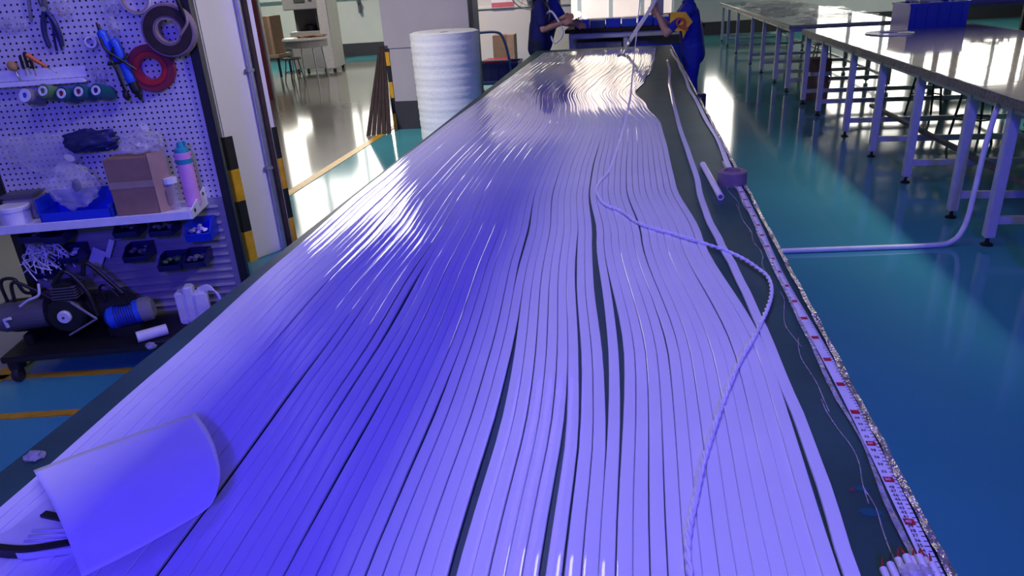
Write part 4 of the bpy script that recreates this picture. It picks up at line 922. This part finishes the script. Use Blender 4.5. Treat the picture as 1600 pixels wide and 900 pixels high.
for x in (-.3, .3):
    for y in (-.19, .19): MB().rbox((x - .02, y - .02, 0), (x + .02, y + .02, .41), .003).build('leg', 'machine', t)
# dark machine parts hanging behind the bench
t = thing('bench_press', 'dark machine with clutter on the packing bench', 'machine', (.30, 11.05, FB)); MB().rbox((-.2, -.12, 0), (.25, .15, .12), .01).build('base', 'machinedark', t); MB().rbox((-.05, -.06, .12), (.12, .12, .6), .01).build('press_column', 'machine', t); MB().rbox((-.16, -.15, .42), (.2, .1, .62), .015).build('press_head', 'machinedark', t); MB().tube([(.2, -.05, .5), (.34, -.08, .38)], .012, 8).build('lever', 'steel', t)
MB().lathe([(0, 0), (.04, 0), (.04, .05), (0, .05)], (.34, -.08, .34), n=12).build('lever_knob', 'black', t)
for i, (px, py, r_) in enumerate([(904, 22, .045), (915, 27, .03)]):
    p = ay(px, py, 10.9); t = thing('task_lamp', ['larger round white task lamp on the packing bench', 'smaller round white task lamp on the packing bench'][i], 'lamp', (p.x, 10.9, FB)); hz = p.z - FB
    MB().lathe([(0, 0), (.05, 0), (.05, .012), (0, .015)], n=16).build('base', 'black', t); MB().tube([(0, 0, .01), (0, .02, hz)], .008, 8).build('stem', 'black', t); MB().lathe([(0, .0), (r_ * .9, .0), (r_ * .9, .004), (0, .004)], (0, -.022, hz), (0, 1, 0), 18).build('bulb_face', 'lampwhite', t); MB().lathe([(r_ * .9, -.004), (r_, 0), (r_ * .9, .05), (0, .06)], (0, -.018, hz), (0, 1, 0), 18).build('shade', 'black', t)
# ------------------------------------------------------------------ people
def capsules(segs):
    mb = MB()
    for p0, r0, p1, r1 in segs:
        p0, p1 = Vector(p0), Vector(p1); d = p1 - p0; L_ = max(d.length, 1e-4); d = d / L_
        prof = [(r0 * math.sin(a_), -r0 * math.cos(a_)) for a_ in [k * PI / 10 for k in range(6)]] + [(r1 * math.cos(a_), L_ + r1 * math.sin(a_)) for a_ in [k * PI / 10 for k in range(6)]]
        mb.lathe(prof, p0, d, 16)
    return mb
def ellip(mb, c, r, rot=None):
    bm = bmesh.new(); bmesh.ops.create_icosphere(bm, subdivisions=3, radius=1); bm.verts.index_update(); rot = rot or Matrix.Identity(3)
    mb.add([Vector(c) + rot @ Vector((v.co.x * r[0], v.co.y * r[1], v.co.z * r[2])) for v in bm.verts], [[v.index for v in f.verts] for f in bm.faces]); bm.free(); return mb
def fuse(mb, name, m_, parent, voxel=.009, smooth=6):
    o = mb.build(name, m_, parent)
    md = o.modifiers.new('r', 'REMESH'); md.mode = 'VOXEL'; md.voxel_size = voxel; md.use_smooth_shade = True
    ms = o.modifiers.new('s', 'SMOOTH'); ms.iterations = smooth; ms.factor = .5
    bpy.context.view_layer.update(); dg = bpy.context.evaluated_depsgraph_get()
    me = bpy.data.meshes.new_from_object(o.evaluated_get(dg)); o.modifiers.clear(); o.data = me; me.name = name
    if not me.materials: me.materials.append(MATS[m_])
    return o
def hand(mb, wrist, d, palm_n, curl=.5):
    """palm and five fingers from the wrist along d"""
    d = Vector(d).normalized(); n = Vector(palm_n); n = (n - d * n.dot(d)).normalized(); s = d.cross(n)
    w_ = Vector(wrist); segs = []
    for k in range(4): segs.append((w_ + s * (k - 1.5) * .010, .016, w_ + d * .075 + s * (k - 1.5) * .019, .012))
    for k, ln in enumerate((.066, .076, .070, .054)):
        p = w_ + d * .078 + s * (k - 1.5) * .020; a1, a2, a3 = curl * .6, curl * 1.5, curl * 2.3
        for q, a_ in zip((.45, .32, .26), (a1, a2, a3)):
            e = p + (d * math.cos(a_) + n * math.sin(a_)) * ln * q; segs.append((p, .0088, e, .0080)); p = e
    p = w_ + d * .02 - s * .02; e = p + (d * .6 - s * .7 + n * .3).normalized() * .035; segs.append((p, .012, e, .0095)); segs.append((e, .0095, e + (d * .8 - s * .1 + n * .5).normalized() * .032, .008))
    return capsules(segs)
def merge(a, b_):
    o = len(a.v); a.v += b_.v; a.f += [[i + o for i in f] for f in b_.f]; a.sm += b_.sm; return a
def person(label, loc, rz, J, shirt='shirt', trousers='trousers', long_hair=False, look=0, hands=('', '')):
    """local frame: the person faces +y, left is -x; J gives the joints"""
    t = thing('person', label, 'person', loc, rz)
    g = {k: Vector(v) for k, v in J.items()}
    pel, chest, neck, head = g['pelvis'], g['chest'], g['neck'], g['head']
    body = MB()
    segs = [(pel, .115, chest, .12), (chest + Vector((-.07, 0, .0)), .085, chest + Vector((.07, 0, 0)), .085), (pel + Vector((-.06, 0, -.02)), .10, pel + Vector((.06, 0, -.02)), .10), (chest, .07, neck, .052), (neck, .05, head - Vector((0, 0, .05)), .05)]
    for s_ in 'lr':
        sh_, el, wr, hip, kn, an = (g[s_ + k] for k in ('_sh', '_el', '_wr', '_hip', '_kn', '_an'))
        segs += [(chest + Vector((0, 0, .06)), .07, sh_, .055), (sh_, .052, el, .039), (el, .039, el.lerp(wr, .35), .038), (el.lerp(wr, .35), .038, wr, .026), (hip, .085, kn, .056), (kn, .055, kn.lerp(an, .35), .052), (kn.lerp(an, .35), .052, an, .036), (an, .036, an + Vector((0, .13, -.045)), .03)]
    merge(body, capsules(segs))
    HR = Matrix.Rotation(look, 3, 'Z') @ Matrix.Rotation(-.25, 3, 'X')
    ellip(body, head, (.073, .092, .112), HR); ellip(body, head + HR @ Vector((0, .03, -.065)), (.052, .058, .05), HR)
    merge(body, capsules([(head + HR @ Vector((0, .085, .01)), .010, head + HR @ Vector((0, .103, -.022)), .014)]))
    for s_ in (-1, 1): ellip(body, head + HR @ Vector((s_ * .075, -.005, -.005)), (.010, .02, .032), HR)
    for s_, nm in ((-1, 'l'), (1, 'r')):
        wr, el = g[nm + '_wr'], g[nm + '_el']; dd = g.get(nm + '_dir', wr - el)
        merge(body, hand(MB(), wr, dd, g.get(nm + '_palm', Vector((-s_, 0, -.3))), .55))
    fuse(body, 'body', 'skin', t, .0085, 3)
    sh = MB(); sg = [(pel + Vector((0, 0, -.10)), .135, pel.lerp(chest, .5), .128), (pel + Vector((-.055, 0, -.09)), .12, chest + Vector((-.06, 0, 0)), .115), (pel + Vector((.055, 0, -.09)), .12, chest + Vector((.06, 0, 0)), .115), (chest, .12, chest + Vector((0, 0, .07)), .085), (chest + Vector((0, 0, .07)), .08, neck - Vector((0, 0, .015)), .062)]
    for nm in 'lr': sg += [(chest + Vector((0, 0, .05)), .085, g[nm + '_sh'], .072), (g[nm + '_sh'], .072, g[nm + '_sh'].lerp(g[nm + '_el'], .72), .062)]
    fuse(merge(sh, capsules(sg)), 'polo_shirt', shirt, t, .011, 6)
    MB().lathe([(.056, -.012), (.066, -.018), (.064, .012), (.056, .016)], neck, head - neck, 20, closed=True).build('collar', shirt, t)
    tr_ = MB(); sg = [(pel + Vector((-.06, 0, -.03)), .115, pel + Vector((.06, 0, -.03)), .115)]
    for nm in 'lr': sg += [(g[nm + '_hip'], .10, g[nm + '_kn'], .072), (g[nm + '_kn'], .072, g[nm + '_an'] + Vector((0, 0, .02)), .062)]
    fuse(merge(tr_, capsules(sg)), 'trousers', trousers, t, .012, 6)
    for nm in 'lr':
        a_ = g[nm + '_an']; ellip(MB(), (0, 0, 0), (1, 1, 1)); e = MB(); ellip(e, (a_.x, a_.y + .06, .05), (.047, .135, .048)); e.v = [Vector((v.x, v.y, max(v.z, .004))) for v in e.v]; e.build('shoe', 'black', t)
    hr = MB(); ellip(hr, head + HR @ Vector((0, -.018, .022)), (.084, .098, .106), HR)
    hr.v = [v if (HR.transposed() @ (v - head)).y < .055 else v - HR @ Vector((0, .03, -.015)) for v in hr.v]
    if long_hair: merge(hr, capsules([(head + HR @ Vector((0, -.09, .0)), .05, head + Vector((0, -.12, -.14)), .03), (head + Vector((0, -.12, -.14)), .03, head + Vector((0, -.13, -.26)), .015)]))
    hr.sm = [True] * len(hr.sm); hr.build('hair', 'hair', t)
    for s_ in (-1, 1):
        ey = MB(); ellip(ey, head + HR @ Vector((s_ * .03, .078, .012)), (.012, .010, .007), HR); ey.build('eye', 'hair', t)
    lp = MB(); ellip(lp, head + HR @ Vector((0, .083, -.055)), (.022, .008, .007), HR); lp.build('lips', 'lips', t)
    return t
def stance(h=1.0, lean=0.0):
    return {'pelvis': (0, 0, .84 * h), 'chest': (0, lean, 1.16 * h), 'neck': (0, lean * 1.25, 1.31 * h), 'head': (0, lean * 1.5 + .02, 1.46 * h), 'l_sh': (-.165, lean * 1.1, 1.24 * h), 'r_sh': (.165, lean * 1.1, 1.24 * h),
            'l_hip': (-.085, 0, .82 * h), 'r_hip': (.085, 0, .82 * h), 'l_kn': (-.10, .02, .46 * h), 'r_kn': (.10, .02, .46 * h), 'l_an': (-.11, -.02, .07), 'r_an': (.11, -.02, .07)}
# worker on the right: faces -x (rz = +90 deg turns +y to -x); local x axis -> world +y, so the left arm (-x) is on the camera side
J = stance(.965, .06)
J.update({'l_el': (-.22, .30, .955), 'l_wr': (-.12, .40, 1.16), 'r_el': (.2, .24, .98), 'r_wr': (.02, .40, 1.13), 'l_dir': (.1, .25, 1), 'l_palm': (.6, .6, 0), 'r_dir': (-.3, .4, .8), 'r_palm': (-.5, .6, 0)})
W1 = Vector((.66, 8.55, 0)); w1 = person('person in royal blue polo with yellow sleeve patch holding up a strip', W1, PI / 2, J, 'shirt', 'shirt')
# yellow patch curved over the near side of the shirt (local -x side)
poly = [(-.135, .12), (.02, .115), (.095, .015), (.045, -.045), (.0, -.155), (-.015, -.07), (-.15, -.07)]
def patchpt(a_, b_, h): return Vector((-.262 - h + 1.2 * a_ ** 2 + .15 * abs(b_), .13 - a_, 1.05 + b_))
mb = MB(); mb.prism(poly, 0, .012, patchpt); mb.build('yellow_patch', 'patchyellow', w1)
for body_, x_, z_, sz in (('Q', -.03, 1.09, .13), (',', .035, 1.07, .15)):
    cu = bpy.data.curves.new('patch_letter', 'FONT'); cu.body = body_; cu.size = sz; cu.extrude = .002; cu.align_x = 'CENTER'; cu.align_y = 'CENTER'; cu.materials.append(MATS['patchred']); cu.offset = .004
    o = textmesh('patch_letter', cu); o.parent = w1; o.location = (-.2785, .13 - x_, z_ - .03); o.rotation_euler = (PI / 2, 0, -PI / 2)
# workers at the left: face +x (rz = -90 deg); the right arm (local +x -> world -y) is on the camera side
J = stance(1.03, .05)
J.update({'r_el': (.21, .10, 1.0), 'r_wr': (.10, .33, 1.06), 'l_el': (-.2, .12, 1.0), 'l_wr': (-.06, .33, 1.12), 'r_dir': (-.2, 1, .2), 'l_dir': (.1, 1, .1)})
person('person in navy polo at the left table end holding a white tube loop', (-1.19, 9.5, 0), -PI / 2, J, 'shirtnavy', long_hair=True)
J = stance(1.03, .16)
J.update({'r_el': (.22, .34, 1.02), 'r_wr': (.12, .48, .99), 'l_el': (-.2, .2, 1.0), 'l_wr': (-.08, .42, 1.02), 'r_dir': (-.1, 1, -.2), 'l_dir': (.1, 1, -.1)})
person('person in blue polo leaning to the packing bench behind the other worker', (-1.22, 10.25, 0), -PI / 2, J, 'shirt')
P = [ay(px, py, 9.38) for px, py in [(853, 22), (858, 18), (863, 19), (870, 29), (876, 39), (879, 48), (878, 57), (872, 64), (867, 67), (863, 62), (861, 56)]]
tag(MB().tube(catmull(P, 6), .013, 10).build('tube_loop', 'tape_white', None, loc=P[5]), 'loop of white tube held by the worker in navy', 'tube')
# strip lifted by the worker on the right
q0 = az(972, 84, TZ + .012); P = [q0 + Vector((-.05, -.15, 0)), q0, ay(985, 62, 8.52), ay(1002, 36, 8.44), ay(1016, 14, 8.40), ay(1024, -2, 8.40), ay(1032, -20, 8.42)]
mb = MB(); C_ = catmull(P, 8); vs = []; fs = []
for i, p in enumerate(C_):
    t_ = (C_[min(i + 1, len(C_) - 1)] - C_[max(i - 1, 0)]).normalized(); u_ = t_.cross(Vector((0, 1, .2))).normalized() * .02; n_ = u_.cross(t_).normalized() * .004
    vs += [p - u_ - n_, p + u_ - n_, p + u_ + n_, p - u_ + n_]
for k in range(len(C_) - 1):
    for q in range(4): fs.append((k * 4 + q, k * 4 + (q + 1) % 4, k * 4 + 4 + (q + 1) % 4, k * 4 + 4 + q))
fs += [(3, 2, 1, 0), tuple(4 * (len(C_) - 1) + q for q in range(4))]
mb.add(vs, fs); tag(mb.build('lifted_strip', 'strip', None, loc=q0), 'flat white strip lifted off the far table end by the right worker', 'strip')
